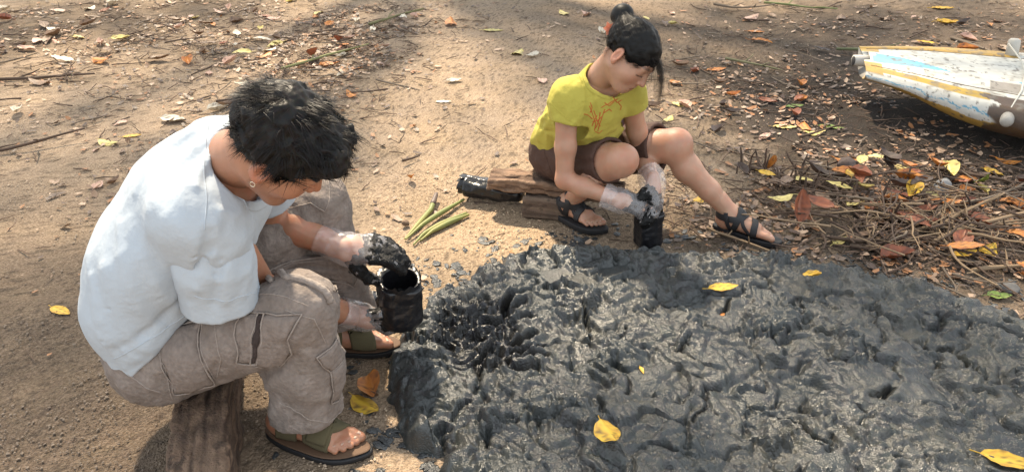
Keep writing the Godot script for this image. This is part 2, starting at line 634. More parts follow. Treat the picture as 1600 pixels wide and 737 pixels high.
# ---------------------------------------------------------------- mud
func build_mud():
	mud_outline = PackedVector2Array([Vector2(-0.338, -1.637), Vector2(-0.322, -1.764), Vector2(-0.275, -1.889), Vector2(-0.205, -1.99), Vector2(-0.118, -2.11), Vector2(0.0, -2.235), Vector2(0.16, -2.295), Vector2(0.365, -2.285), Vector2(0.567, -2.27), Vector2(0.71, -2.225), Vector2(0.88, -2.20), Vector2(1.05, -2.14), Vector2(1.26, -2.08), Vector2(1.375, -1.975), Vector2(1.49, -1.885), Vector2(1.63, -1.78), Vector2(1.85, -1.6), Vector2(1.9, -1.3), Vector2(1.75, -1.05), Vector2(1.3, -0.94), Vector2(0.8, -0.92), Vector2(0.3, -0.95), Vector2(-0.05, -1.05), Vector2(-0.14, -1.22), Vector2(-0.171, -1.326), Vector2(-0.219, -1.341), Vector2(-0.281, -1.394), Vector2(-0.317, -1.509)])
	var pit := PackedVector2Array([Vector2(-0.235, -1.86), Vector2(-0.12, -1.96), Vector2(-0.01, -1.93), Vector2(0.03, -1.80), Vector2(0.04, -1.62), Vector2(-0.06, -1.55), Vector2(-0.16, -1.60), Vector2(-0.23, -1.70)])
	var cracks := [[Vector2(-0.03, -1.66), Vector2(-0.069, -1.591), Vector2(-0.116, -1.491), Vector2(-0.146, -1.398), Vector2(-0.178, -1.324)],
		[Vector2(0.344, -1.775), Vector2(0.322, -1.604), Vector2(0.300, -1.491)],
		[Vector2(0.59, -1.837), Vector2(0.542, -1.745), Vector2(0.473, -1.673)],
		[Vector2(0.56, -1.553), Vector2(0.496, -1.455), Vector2(0.46, -1.398)],
		[Vector2(1.228, -1.701), Vector2(1.214, -1.618), Vector2(1.235, -1.553)],
		[Vector2(1.108, -1.715), Vector2(1.134, -1.618)],
		[Vector2(0.049, -1.455), Vector2(-0.016, -1.366), Vector2(-0.045, -1.283)],
		[Vector2(0.862, -1.455), Vector2(0.89, -1.366)], [Vector2(1.05, -1.6), Vector2(1.0, -1.52), Vector2(0.93, -1.5)],
		[Vector2(0.72, -1.95), Vector2(0.66, -1.9), Vector2(0.63, -1.84)], [Vector2(0.20, -1.9), Vector2(0.23, -1.8), Vector2(0.21, -1.72)], [Vector2(0.75, -1.33), Vector2(0.67, -1.42), Vector2(0.70, -1.5)]]
	# finger gouges: from, to, half width, depth
	var gouges := [[Vector2(-0.02, -1.86), Vector2(0.035, -1.93), 0.012, 0.03], [Vector2(-0.03, -1.88), Vector2(0.0, -1.96), 0.010, 0.03], [Vector2(0.0, -1.83), Vector2(0.05, -1.86), 0.011, 0.025],
		[Vector2(0.0, -1.70), Vector2(0.06, -1.76), 0.013, 0.035], [Vector2(0.01, -1.66), Vector2(0.085, -1.69), 0.012, 0.035], [Vector2(0.02, -1.63), Vector2(0.09, -1.64), 0.011, 0.03], [Vector2(0.0, -1.58), Vector2(0.06, -1.585), 0.013, 0.035],
		[Vector2(-0.12, -1.72), Vector2(-0.05, -1.78), 0.016, 0.025], [Vector2(-0.15, -1.80), Vector2(-0.09, -1.86), 0.015, 0.025], [Vector2(-0.10, -1.62), Vector2(-0.04, -1.66), 0.015, 0.025]]
	# torn slabs with flat tops: centre, half size, turn, slope
	var slabs := [[Vector2(0.14, -2.04), Vector2(0.045, 0.038), 0.4, Vector2(0.25, 0.35), 0.022], [Vector2(0.235, -2.0), Vector2(0.05, 0.034), -0.5, Vector2(-0.2, 0.4), 0.026], [Vector2(0.33, -2.07), Vector2(0.05, 0.034), 0.2, Vector2(0.3, 0.25), 0.02]]
	var n1 := simplex(6.0, 61, 2)
	var n2 := simplex(5.2, 62, 2)
	var big := simplex(1.7, 63, 2)
	var lump := simplex(8.5, 64, 2)
	var mid := simplex(17.0, 75, 2)
	var huge := simplex(4.2, 77, 1)
	var plate := FastNoiseLite.new()
	plate.noise_type = FastNoiseLite.TYPE_CELLULAR
	plate.seed = 78
	plate.frequency = 6.5
	plate.fractal_type = FastNoiseLite.FRACTAL_NONE
	plate.cellular_return_type = FastNoiseLite.RETURN_CELL_VALUE
	var plate_edge: FastNoiseLite = plate.duplicate()
	plate_edge.cellular_return_type = FastNoiseLite.RETURN_DISTANCE2_SUB
	var n3 := simplex(19.0, 76, 1)
	var sa := simplex(1.0, 65, 3)
	var sb := simplex(1.0, 66, 3)
	var pick := simplex(3.0, 67, 2)
	var fine := simplex(95.0, 68, 3)
	var tear := simplex(11.0, 69, 3, FastNoiseLite.TYPE_SIMPLEX_SMOOTH, FastNoiseLite.FRACTAL_RIDGED)
	var chunk := simplex(13.0, 70, 2)
	var tone := simplex(4.0, 71, 4)
	var cell := 0.0042
	var lo := Vector2(-0.42, -2.42)
	var nx := int(2.4 / cell)
	var nz := int(1.54 / cell)
	# signed distance to the outline and the pit on a coarse grid
	var q := 5
	var cx := nx / q + 2
	var cz := nz / q + 2
	var sd := PackedFloat32Array()
	var pd := PackedFloat32Array()
	for j in cz:
		for i in cx:
			var p := lo + Vector2(i, j) * cell * q
			sd.append(polydist(mud_outline, p))
			pd.append(polydist(pit, p))
	# clods thrown on top: rounded lumps and torn lips of many sizes
	var clods := PackedFloat32Array()
	clods.resize((nx + 1) * (nz + 1))
	for c in 230:
		var p := Vector2(rng.randf_range(-0.3, 1.8), rng.randf_range(-2.25, -1.0))
		var r := 0.014 + 0.042 * pow(rng.randf(), 2.0)
		var high := r * rng.randf_range(0.25, 0.55)
		var turn := rng.randf() * PI
		var longer := rng.randf_range(1.0, 2.2)
		var slope := Vector2(rng.randf_range(-0.25, 0.25), rng.randf_range(-0.25, 0.25))
		var reach := int(r * longer * 1.4 / cell) + 1
		var ci := int((p.x - lo.x) / cell)
		var cj := int((p.y - lo.y) / cell)
		for j in range(maxi(cj - reach, 0), mini(cj + reach, nz)):
			for i in range(maxi(ci - reach, 0), mini(ci + reach, nx)):
				var off := Vector2(i - ci, j - cj) * cell
				off += Vector2(n1.get_noise_2d(i * cell * 6.0, j * cell * 6.0), n2.get_noise_2d(i * cell * 6.0, j * cell * 6.0)) * r * 0.55
				var rr := off.rotated(turn)
				var d := Vector2(rr.x / longer, rr.y).length() / r
				if d < 1.0: clods[j * (nx + 1) + i] = maxf(clods[j * (nx + 1) + i], (high + off.dot(slope)) * pow(1.0 - d * d, 0.45))
	var hs := PackedFloat32Array()
	hs.resize((nx + 1) * (nz + 1))
	var acc := Acc.new()
	var ids := PackedInt32Array()
	ids.resize((nx + 1) * (nz + 1))
	ids.fill(-1)
	for j in nz + 1:
		for i in nx + 1:
			var p := lo + Vector2(i, j) * cell
			var fi := float(i) / q
			var fj := float(j) / q
			var k := int(fj) * cx + int(fi)
			var fx := fi - int(fi)
			var fy := fj - int(fj)
			var dist := lerpf(lerpf(sd[k], sd[k + 1], fx), lerpf(sd[k + cx], sd[k + cx + 1], fx), fy)
			if dist < -0.06: continue
			var pit_d := lerpf(lerpf(pd[k], pd[k + 1], fx), lerpf(pd[k + cx], pd[k + cx + 1], fx), fy)
			var w1 := n1.get_noise_2d(p.x, p.y)
			var w2 := n2.get_noise_2d(p.x, p.y)
			dist += w1 * 0.022 + lump.get_noise_2d(p.x * 2.0, p.y * 2.0) * 0.010
			var lip := 0.070 + 0.09 * smoothstep(-1.95, -2.2, p.y)     # thins out towards the far edge
			var e := clampf(dist / lip, 0.0, 1.0)
			var h := 0.056 * sqrt(1.0 - (1.0 - e) * (1.0 - e))
			if dist < 0.0: h = dist * 0.8
			var m := clampf((dist + 0.015) / (0.03 + (lip - 0.07) * 0.6), 0.0, 1.0)
			var v1 := n3.get_noise_2d(p.x, p.y)
			var v2 := n3.get_noise_2d(p.y + 9.0, p.x)
			var u := p.x + w1 * 0.055 + v1 * 0.016
			var v := p.y + w2 * 0.055 + v2 * 0.016
			var calm := clampf(0.78 + pick.get_noise_2d(p.y * 0.8 + 4.0, p.x * 0.8) * 1.9 - (p.x - 0.8) * 0.25, 0.22, 1.0)
			h += m * big.get_noise_2d(p.x, p.y) * 0.026
			h += m * minf(absf(huge.get_noise_2d(u, v)), 0.55) * 0.022
			# folds: round backs between sharp creases, at three sizes
			var l := absf(lump.get_noise_2d(u, v))
			h += m * minf(l, 0.6) * 0.018
			var l2 := absf(mid.get_noise_2d(u * 0.85 + v * 0.3, v * 1.25 - u * 0.25))
			h += m * minf(l2, 0.6) * 0.006 * calm
			var a := absf(sa.get_noise_2d((u * 0.93 + v * 0.36) * 18.0, (v * 0.93 - u * 0.36) * 50.0))
			var b := absf(sb.get_noise_2d((u * 0.5 - v * 0.86) * 17.0, (v * 0.5 + u * 0.86) * 48.0))
			var pk := clampf(0.5 + pick.get_noise_2d(p.x, p.y) * 1.6, 0, 1)
			h += m * lerpf(a, b, pk) * 0.0058 * (0.3 + 0.7 * calm)
			h += m * absf(fine.get_noise_2d(u * 0.7 + v * 0.3, v * 1.1 - u * 0.3)) * 0.0046 * (0.35 + 0.65 * calm)
			# broken plates: each a little higher, lower or tilted, parted by creases
			var cw := p + Vector2(w1, w2) * 0.075 + Vector2(v1, v2) * 0.012
			var cv := plate.get_noise_2d(cw.x, cw.y)
			var ce := plate_edge.get_noise_2d(cw.x, cw.y) + 1.0
			h += m * cv * 0.012 + m * (cv * (w1 + 0.3 * w2)) * 0.014
			h -= m * 0.016 * exp(-ce * ce / 0.0036) * clampf(0.5 + pick.get_noise_2d(p.x * 1.7, p.y * 1.7) * 2.0, 0.0, 1.0)
			# torn bits here and there
			var t := tear.get_noise_2d(u * 0.8, v * 1.2)
			h += m * maxf(t - 0.5, 0.0) * 0.022 * calm
			var col := Color(0.030, 0.0325, 0.034)
			var tn := tone.get_noise_2d(p.x, p.y)
			col = col.lerp(Color(0.052, 0.051, 0.044), clampf(0.25 + tn * 1.1 + (p.x - 0.5) * 0.35, 0, 1))
			h += m * clods[j * (nx + 1) + i] * (0.75 + 0.5 * b)
			# the dug hole
			var pm := clampf((pit_d + w2 * 0.02) / 0.035 + 0.2, 0.0, 1.0)
			if pm > 0.0:
				# dragged by fingers towards the far right
				var al := u * 0.8 - v * 0.6
				var ac := u * 0.6 + v * 0.8
				h += pm * (-0.034 + minf(absf(chunk.get_noise_2d(al * 0.45, ac * 1.25)), 0.6) * 0.058 + chunk.get_noise_2d(al * 0.6 + 3.0, ac * 0.6) * 0.014)
				col = col.lerp(Color(0.007, 0.007, 0.0075), clampf(pm * 1.6, 0, 1))
			if p.x < 0.14:
				for g in gouges:
					var gd := seg2(p, g[0], g[1])
					var r: float = g[2]
					if gd < r * 3.0:
						var x := gd / r
						h += -g[3] * exp(-x * x) + 0.007 * exp(-(x - 1.6) * (x - 1.6) * 4.0)
						col = col.lerp(Color(0.010, 0.010, 0.011), 0.9 * exp(-x * x * 0.6))
			for s in slabs:
				var dl: Vector2 = (p - s[0]).rotated(s[2])
				var hsz: Vector2 = s[1]
				if absf(dl.x) < hsz.x and absf(dl.y) < hsz.y * (1.0 - 0.3 * dl.x / hsz.x):
					h = 0.062 + s[4] + dl.dot(s[3]) * 0.5 + absf(fine.get_noise_2d(u * 0.4, v * 0.4)) * 0.003
			for c in cracks:
				for i2 in c.size() - 1:
					var gd := seg2(p + Vector2(w1, w2) * 0.045 + Vector2(a, b) * 0.012, c[i2], c[i2 + 1])
					if gd < 0.02:
						h -= 0.040 * exp(-gd * gd / (0.0042 * 0.0042)) * clampf(0.45 + tn * 1.6 + b * 0.8, 0.0, 1.0)
						break
			col.a = 1.0
			hs[j * (nx + 1) + i] = h
			ids[j * (nx + 1) + i] = acc.vert(Vector3(p.x, h + ground_y(p.x, p.y), p.y), col)
	for j in nz:
		for i in nx:
			var k := j * (nx + 1) + i
			var a := ids[k]
			var b := ids[k + 1]
			var c := ids[k + nx + 2]
			var d := ids[k + nx + 1]
			if a < 0 or b < 0 or c < 0 or d < 0: continue
			acc.quad(a, b, c, d)
	mud_grid = {"lo": lo, "cell": cell, "nx": nx, "nz": nz, "h": hs}
	var mi := put(acc.mesh(), "mud_heap", M.mud)
	tag(mi, "broad slab of wet dark grey mud spread across the ground at lower right", "mud")

func seg2(p: Vector2, a: Vector2, b: Vector2) -> float:
	var ab := b - a
	return (p - a - ab * clampf((p - a).dot(ab) / ab.length_squared(), 0.0, 1.0)).length()

func polydist(poly: PackedVector2Array, p: Vector2) -> float:
	var best := 1e9
	var n := poly.size()
	for i in n: best = minf(best, seg2(p, poly[i], poly[(i + 1) % n]))
	return best if Geometry2D.is_point_in_polygon(p, poly) else -best

# height of whatever one would step on at x, z
func top_y(x: float, z: float) -> float:
	var y := ground_y(x, z)
	if mud_grid:
		var i := int((x - mud_grid.lo.x) / mud_grid.cell)
		var j := int((z - mud_grid.lo.y) / mud_grid.cell)
		if i >= 0 and j >= 0 and i <= mud_grid.nx and j <= mud_grid.nz: y += maxf(mud_grid.h[j * (mud_grid.nx + 1) + i], 0.0)
	return y

# ---------------------------------------------------------------- bodies
# where the line of sight through a point of the photograph meets a field's surface: seams and folds are traced with it
func hit(f: Field, px: float, py: float, inner := 0.0) -> Vector3:
	var d := Vector3((px - 800.0) / 1190.0, -(py - 368.5) / 1190.0, -1.0).rotated(Vector3.RIGHT, deg_to_rad(-30.0)).normalized()
	var o := Vector3(0, 1.4, 0)
	var t := 0.7
	while t < 4.2:
		var p := o + d * t
		if f.inside(p):
			var s := f.at(p)
			if s < inner: return f.onto(p)
			t += clampf(s * 0.7, 0.002, 0.009)
		else: t += 0.01
	# missed: the point of the surface nearest to the sight line
	var best := 1e9
	var bp := f.o
	t = 0.7
	while t < 4.2:
		var p := o + d * t
		if f.inside(p):
			var s := f.at(p)
			if s < best:
				best = s
				bp = p
		t += 0.01
	return f.onto(bp)

func trace(f: Field, px: Array) -> Array:
	var out := []
	for i in range(0, px.size(), 2): out.append(hit(f, px[i], px[i + 1]))
	return out

# the head's field in its own axes: x to the person's left, y up, z forward
func head_field(c: Vector3, b: Basis, neck: Vector3, neck_r: float, woman: bool, cell := 0.0028, k := 1.0) -> Field:
	var lo := c.min(neck) - Vector3.ONE * 0.17 * k
	var hi := c.max(neck) + Vector3.ONE * 0.17 * k
	var f := Field.new(lo, hi, cell)
	var L := func(x, y, z): return c + b * (Vector3(x, y, z) * k)
	f.ell(L.call(0, 0.022, -0.012), b, Vector3(0.074, 0.087, 0.095) * k, 0.01)
	f.ell(L.call(0, -0.045, 0.028), b, Vector3(0.058, 0.070, 0.062) * k, 0.03)
	f.ell(L.call(0, -0.02, 0.035), b, Vector3(0.064, 0.06, 0.056) * k, 0.02)
	var cw := 0.9 if woman else 1.0
	f.cap(L.call(-0.012, -0.106 * cw, 0.066), L.call(0.012, -0.106 * cw, 0.066), 0.017 * k, 0.017 * k, 0.03)
	for s in [-1.0, 1.0]:
		f.cap(L.call(s * 0.052, -0.055, 0.0), L.call(s * 0.022, -0.098 * cw, 0.055), 0.016 * k, 0.016 * k, 0.03)
		f.ell(L.call(s * 0.041, -0.036, 0.056), b, Vector3(0.025, 0.024, 0.024) * k, 0.025)
		f.ell(L.call(s * 0.033, -0.002, 0.098), b, Vector3(0.019, 0.014, 0.015) * k, 0.012, true)
		f.ell(L.call(s * 0.032, -0.005, 0.074), b, Vector3(0.0165, 0.0135, 0.0145) * k, 0.004)
	f.cap(L.call(-0.034, 0.016, 0.080), L.call(0.034, 0.016, 0.080), 0.010 * k, 0.010 * k, 0.016)
	f.cap(L.call(0, 0.008, 0.086), L.call(0, -0.033, 0.108), 0.0065 * k, 0.0100 * k, 0.012)
	for s in [-1.0, 1.0]: f.ell(L.call(s * 0.012, -0.037, 0.097), b, Vector3(0.0085, 0.008, 0.010) * k, 0.006)
	f.ell(L.call(0, -0.060, 0.078), b, Vector3(0.024, 0.016, 0.018) * k, 0.014)
	f.cap(L.call(-0.017, -0.0665, 0.086), L.call(0.017, -0.0665, 0.086), 0.006 * k, 0.006 * k, 0.006)
	f.cap(L.call(-0.015, -0.0775, 0.085), L.call(0.015, -0.0775, 0.085), 0.0068 * k, 0.0068 * k, 0.006)
	f.cap(L.call(-0.021, -0.0720, 0.097), L.call(0.021, -0.0720, 0.097), 0.0032 * k, 0.0032 * k, 0.004, Vector3.ZERO, 1.0, true)
	for s in [-1.0, 1.0]:
		var eb := b * Basis.from_euler(Vector3(0.15, s * 0.45, 0))
		f.ell(L.call(s * 0.080, -0.012, -0.008), eb, Vector3(0.008, 0.031, 0.019) * k, 0.006)
		f.ell(L.call(s * 0.079, -0.036, -0.002), eb, Vector3(0.007, 0.011, 0.010) * k, 0.006)
		f.ell(L.call(s * 0.089, -0.010, -0.005), eb, Vector3(0.006, 0.019, 0.010) * k, 0.004, true)
	f.cap(L.call(0, -0.055, -0.025), neck, neck_r, neck_r * 1.08, 0.03)
	return f

func head_paint(c: Vector3, b: Basis, skin: Color, woman: bool, k := 1.0) -> Callable:
	var bi := b.inverse()
	var blot := simplex(30.0, 81, 2)
	var lip := skin.lerp(Color(0.32, 0.09, 0.075), 0.65)
	var dark := Color(0.016, 0.012, 0.011)
	return func(p: Vector3) -> Color:
		var q: Vector3 = bi * (p - c) / k
		var col := skin * (1.0 + blot.get_noise_3d(p.x, p.y, p.z) * 0.10)
		var ax := absf(q.x)
		if q.z > 0.05:
			var ch := Vector2(ax - 0.042, q.y + 0.034).length()
			col = col.lerp(Color(skin.r * 1.08, skin.g * 0.78, skin.b * 0.72), 0.5 * exp(-ch * ch / 0.0005))
			if q.y > -0.055 and q.y < -0.02 and ax < 0.018: col = col.lerp(Color(skin.r * 1.05, skin.g * 0.8, skin.b * 0.75), 0.4)
			var m := Vector2(q.x / 0.022, (q.y + 0.072) / 0.0095).length()
			if m < 1.0: col = col.lerp(lip, clampf((1.0 - m) * 3.0, 0, 1))
			if absf(q.y + 0.072) < 0.0018 and ax < 0.021: col = col.lerp(Color(0.05, 0.02, 0.02), 0.8)
			# brows and the lash line of lowered lids
			var by := q.y - 0.019 - 0.004 * (1.0 - pow((ax - 0.032) / 0.02, 2.0))
			if ax > 0.012 and ax < 0.054 and absf(by) < (0.0038 if woman else 0.006): col = col.lerp(dark, 0.5 if woman else 0.8)
			var ly := q.y + 0.0135 - 0.10 * (ax - 0.032) * (ax - 0.032) * 10.0
			if ax > 0.016 and ax < 0.050 and absf(ly) < 0.0020: col = col.lerp(dark, 0.85)
			if not woman:
				var my := q.y + 0.056 + ax * 0.16
				if ax < 0.032 and absf(my) < 0.0062: col = col.lerp(dark, 0.85)
		if not woman and q.z > -0.01 and q.y < -0.045: col = col.lerp(Color(0.09, 0.06, 0.05), 0.20 + 0.2 * clampf((q.z - 0.05) * 20.0, 0, 1))
		if ax > 0.076 and q.z < 0.03: col = col.lerp(Color(skin.r * 1.1, skin.g * 0.72, skin.b * 0.66), 0.5)
		col.a = 1.0
		return col

# a hand as chains of bones; X to the thumb, Y out of the back of the hand, Z to the fingertips. curls: index .. little as [knuckle, middle, end, spread]
func hand_chains(w: Vector3, X: Vector3, Y: Vector3, Z: Vector3, curls: Array, thumb: Array, k := 1.0) -> Array:
	var kn := [Vector3(0.030, 0.003, 0.088), Vector3(0.010, 0.006, 0.093), Vector3(-0.010, 0.004, 0.088), Vector3(-0.028, -0.001, 0.079)]
	var len := [[0.042, 0.025, 0.021], [0.046, 0.029, 0.022], [0.043, 0.027, 0.021], [0.034, 0.020, 0.018]]
	var W := func(v: Vector3): return w + (X * v.x + Y * v.y + Z * v.z) * k
	var out := []
	for i in 4:
		var p: Vector3 = kn[i]
		out.append([W.call(Vector3(p.x * 0.55, -0.002, 0.012)), W.call(p), 0.0135 * k, 0.0115 * k, 0.016])
		var a := 0.0
		for j in 3:
			a += curls[i][j]
			var dir := Vector3(sin(curls[i][3]) * cos(a * 0.5), -sin(a), cos(a) * cos(curls[i][3])).normalized()
			var n: Vector3 = p + dir * (len[i][j] * 1.0)
			var r0: float = [0.0098, 0.0088, 0.0080][j] * (0.88 if i == 3 else 1.0)
			var r1: float = [0.0088, 0.0080, 0.0070][j] * (0.88 if i == 3 else 1.0)
			out.append([W.call(p), W.call(n), r0 * k, r1 * k, 0.004])
			p = n
	var t0 := Vector3(0.016, -0.008, 0.018)
	out.append([W.call(t0), W.call(thumb[0]), 0.0160 * k, 0.0120 * k, 0.014])
	out.append([W.call(thumb[0]), W.call(thumb[1]), 0.0112 * k, 0.0098 * k, 0.005])
	out.append([W.call(thumb[1]), W.call(thumb[2]), 0.0098 * k, 0.0080 * k, 0.004])
	out.append([W.call(Vector3(0, 0, -0.02)), W.call(Vector3(0, -0.001, 0.03)), 0.026 * k, 0.028 * k, 0.014])
	return out

func bounds(ch: Array, pad: float) -> AABB:
	var bb := AABB(ch[0][0], Vector3.ZERO)
	for e in ch: bb = bb.expand(e[0]).expand(e[1])
	return bb.grow(pad)

func chains_field(ch: Array, cell: float, grow := 0.0, extra := 0.0) -> Field:
	var bb := bounds(ch, 0.03 + grow + extra)
	var f := Field.new(bb.position, bb.end, cell)
	for e in ch: f.cap(e[0], e[1], e[2] + grow, e[3] + grow, e[4] + grow * 1.2)
	return f

# a foot: Z to the toes, Y up, X to the big toe; its sole on y = 0 of its own axes
func foot_field(o: Vector3, X: Vector3, Z: Vector3, L: float, ankle: Vector3, shin: Vector3, ankle_r: float, cell := 0.0032) -> Field:
	var Y := Vector3.UP
	var s := L / 0.25
	var bb := AABB(o, Vector3.ZERO).expand(o + Z * L).expand(ankle).expand(shin).grow(0.08)
	var f := Field.new(bb.position, bb.end, cell)
	var W := func(x, y, z): return o + (X * x + Y * y + Z * z) * s
	f.core = W.call(0, 0.03, 0.11)
	var b := Basis(X, Y, Z)
	f.ell(W.call(0.0, 0.030, 0.038), b, Vector3(0.031, 0.034, 0.040) * s, 0.01)
	f.cap(W.call(-0.004, 0.030, 0.05), W.call(-0.016, 0.022, 0.165), 0.026 * s, 0.019 * s, 0.02)
	f.cap(W.call(0.006, 0.044, 0.06), W.call(0.014, 0.026, 0.165), 0.028 * s, 0.021 * s, 0.03)
	f.cap(W.call(0.002, 0.062, 0.055), W.call(0.004, 0.034, 0.15), 0.026 * s, 0.018 * s, 0.03)
	var base := [Vector3(0.026, 0.018, 0.185), Vector3(0.008, 0.017, 0.190), Vector3(-0.006, 0.016, 0.185), Vector3(-0.019, 0.015, 0.176), Vector3(-0.030, 0.014, 0.165)]
	var tip := [Vector3(0.022, 0.014, 0.236), Vector3(0.006, 0.012, 0.232), Vector3(-0.009, 0.012, 0.224), Vector3(-0.023, 0.011, 0.212), Vector3(-0.035, 0.010, 0.196)]
	var rr := [0.0135, 0.0098, 0.0092, 0.0088, 0.0085]
	for i in 5:
		var a: Vector3 = base[i]
		var t: Vector3 = tip[i]
		var m := a.lerp(t, 0.55) + Vector3(0, 0.004, 0)
		f.cap(W.call(a.x * 0.9, a.y + 0.002, a.z - 0.03), W.call(m.x, m.y, m.z), rr[i] * 1.05 * s, rr[i] * s, 0.008)
		f.cap(W.call(m.x, m.y, m.z), W.call(t.x, t.y, t.z), rr[i] * s, rr[i] * 0.92 * s, 0.003)
	f.cap(ankle, W.call(0, 0.04, 0.035), ankle_r * 1.05, 0.026 * s, 0.03)
	f.cap(ankle, shin, ankle_r, ankle_r * 1.15, 0.02)
	for sd in [-1.0, 1.0]: f.ell(ankle + X * sd * ankle_r * 0.75 + Y * -0.004, b, Vector3(0.012, 0.016, 0.015) * s, 0.015)
	return f

# nails: small pale plates on the five toes
func toenails(acc: Acc, f: Field, o: Vector3, X: Vector3, Z: Vector3, L: float, col: Color):
	var s := L / 0.25
	var tip := [Vector3(0.022, 0.03, 0.237), Vector3(0.006, 0.03, 0.234), Vector3(-0.009, 0.03, 0.226), Vector3(-0.023, 0.03, 0.214), Vector3(-0.035, 0.03, 0.198)]
	var hw := [0.0085, 0.0055, 0.0052, 0.0048, 0.0042]
	for i in 5:
		var c: Vector3 = o + (X * tip[i].x + Vector3.UP * tip[i].y + Z * tip[i].z) * s
		var h: float = hw[i] * s
		patch(acc, f, c - X * h - Z * h * 1.3, c + X * h - Z * h * 1.3, c + X * h + Z * h * 0.5, c - X * h + Z * h * 0.5, 0.0011, col, 4, 4)

# a sandal's sole: a foot-shaped slab, rounded at its rim
func sole_mesh(o: Vector3, X: Vector3, Z: Vector3, L: float, thick: float, grow := 1.0) -> Acc:
	var acc := Acc.new()
	var s := L / 0.25
	var n := 40
	var ring := []
	for i in n:
		var a := TAU * i / n
		var z := 0.122 - cos(a) * 0.136
		var u := clampf(z / 0.25, 0.0, 1.0)
		var half := lerpf(0.036, 0.047, smoothstep(0.35, 0.75, u))
		var x := sin(a) * half * grow
		var skew := -0.004 + 0.010 * sin(u * PI) * (-1.0) + 0.006 * u
		ring.append(Vector2(x + skew, z))
	var rows := [[0.94, 0.0], [1.0, 0.004], [1.0, thick - 0.004], [0.97, thick]]
	for rw in rows:
		for i in n:
			var q: Vector2 = ring[i]
			var c := Vector2(-0.002, 0.122)
			q = c + (q - c) * rw[0]
			acc.vert(o + (X * q.x + Z * q.y) * s + Vector3.UP * (rw[1] + 0.006 * smoothstep(0.8, 1.0, q.y / 0.25)))
	var hand := X.cross(Vector3.UP).dot(Z) > 0
	for r in rows.size() - 1:
		for i in n:
			var a := r * n + i
			var b := r * n + (i + 1) % n
			if hand: acc.quad(a, b, b + n, a + n)
			else: acc.quad(a, a + n, b + n, b)
	for e in [0, rows.size() - 1]:
		var c := acc.vert(o + (X * -0.002 + Z * 0.122) * s + Vector3.UP * rows[e][1])
		for i in n:
			var a: int = e * n + i
			var b: int = e * n + (i + 1) % n
			if (e == 0) == hand: acc.tri(c, b, a)
			else: acc.tri(c, a, b)
	return acc

# hair strands: ribbons of three pieces, root, direction and bend given
func strand(acc: Acc, p: Vector3, d: Vector3, bend: Vector3, length: float, w: float, col: Color, segs := 3):
	var n := d.cross(bend + Vector3(0.01, 0.02, 0.03)).normalized()
	var first := acc.v.size()
	for i in segs + 1:
		var t := float(i) / segs
		var q := p + d * length * t + bend * length * t * t
		var ww := w * (1.0 - t * 0.85)
		acc.vert(q - n * ww, col)
		acc.vert(q + n * ww, col)
	for i in segs:
		var a := first + i * 2
		acc.quad(a, a + 1, a + 3, a + 2)

# a thin clear glove over wrist and palm, its fingers coated with mud; mud: how far up the fingers the coat goes (1 all of them, 0.5 the end joints)
func glove(who: Node3D, ch: Array, w0: Vector3, elbow: Vector3, mud: float, loose := 0.0035, cuff := 0.055):
	var back := (elbow - w0).normalized()
	var gch := ch.duplicate()
	gch.append([w0 + back * cuff, w0, 0.033 + loose, 0.029 + loose, 0.02])
	var gf := chains_field(gch, 0.0032, loose, 0.03)
	gf.noise(simplex(24.0, 101, 2), 0.003 + loose * 0.4)
	gf.cut(w0 + back * cuff * 1.15, back, 0.07)
	gf.cap(w0 + back * 0.14, w0 + back * 0.03, 0.031 + loose, 0.028 + loose, 0.004, Vector3.ZERO, 1.0, true)
	var ga := Acc.new()
	gf.mesh(ga, plain(Color.WHITE))
	var gl := put(ga.mesh(), "glove", M.glove, who)
	var fing := []
	for i in ch.size():
		if i == 19 or i == 16 or (i < 16 and i % 4 == 0): continue
		if mud < 0.9 and i < 16 and i % 4 == 1: continue
		fing.append([ch[i][0], ch[i][1], ch[i][2], ch[i][3], ch[i][4]])
	for i in [0, 4, 8, 12, 16]:    # splashes on the back of the hand, thinning out
		fing.append([ch[i][0].lerp(ch[i][1], 0.35), ch[i][1], ch[i][2] - 0.0045, ch[i][3] - 0.0015, 0.004])
	var mf := chains_field(fing, 0.0026, loose + 0.0018, 0.02)
	mf.noise(simplex(60.0, 103, 3), 0.0042)
	var ma := Acc.new()
	mf.mesh(ma, plain(Color.WHITE))
	put(ma.mesh(), "mud_coating", M.wet_mud, gl)

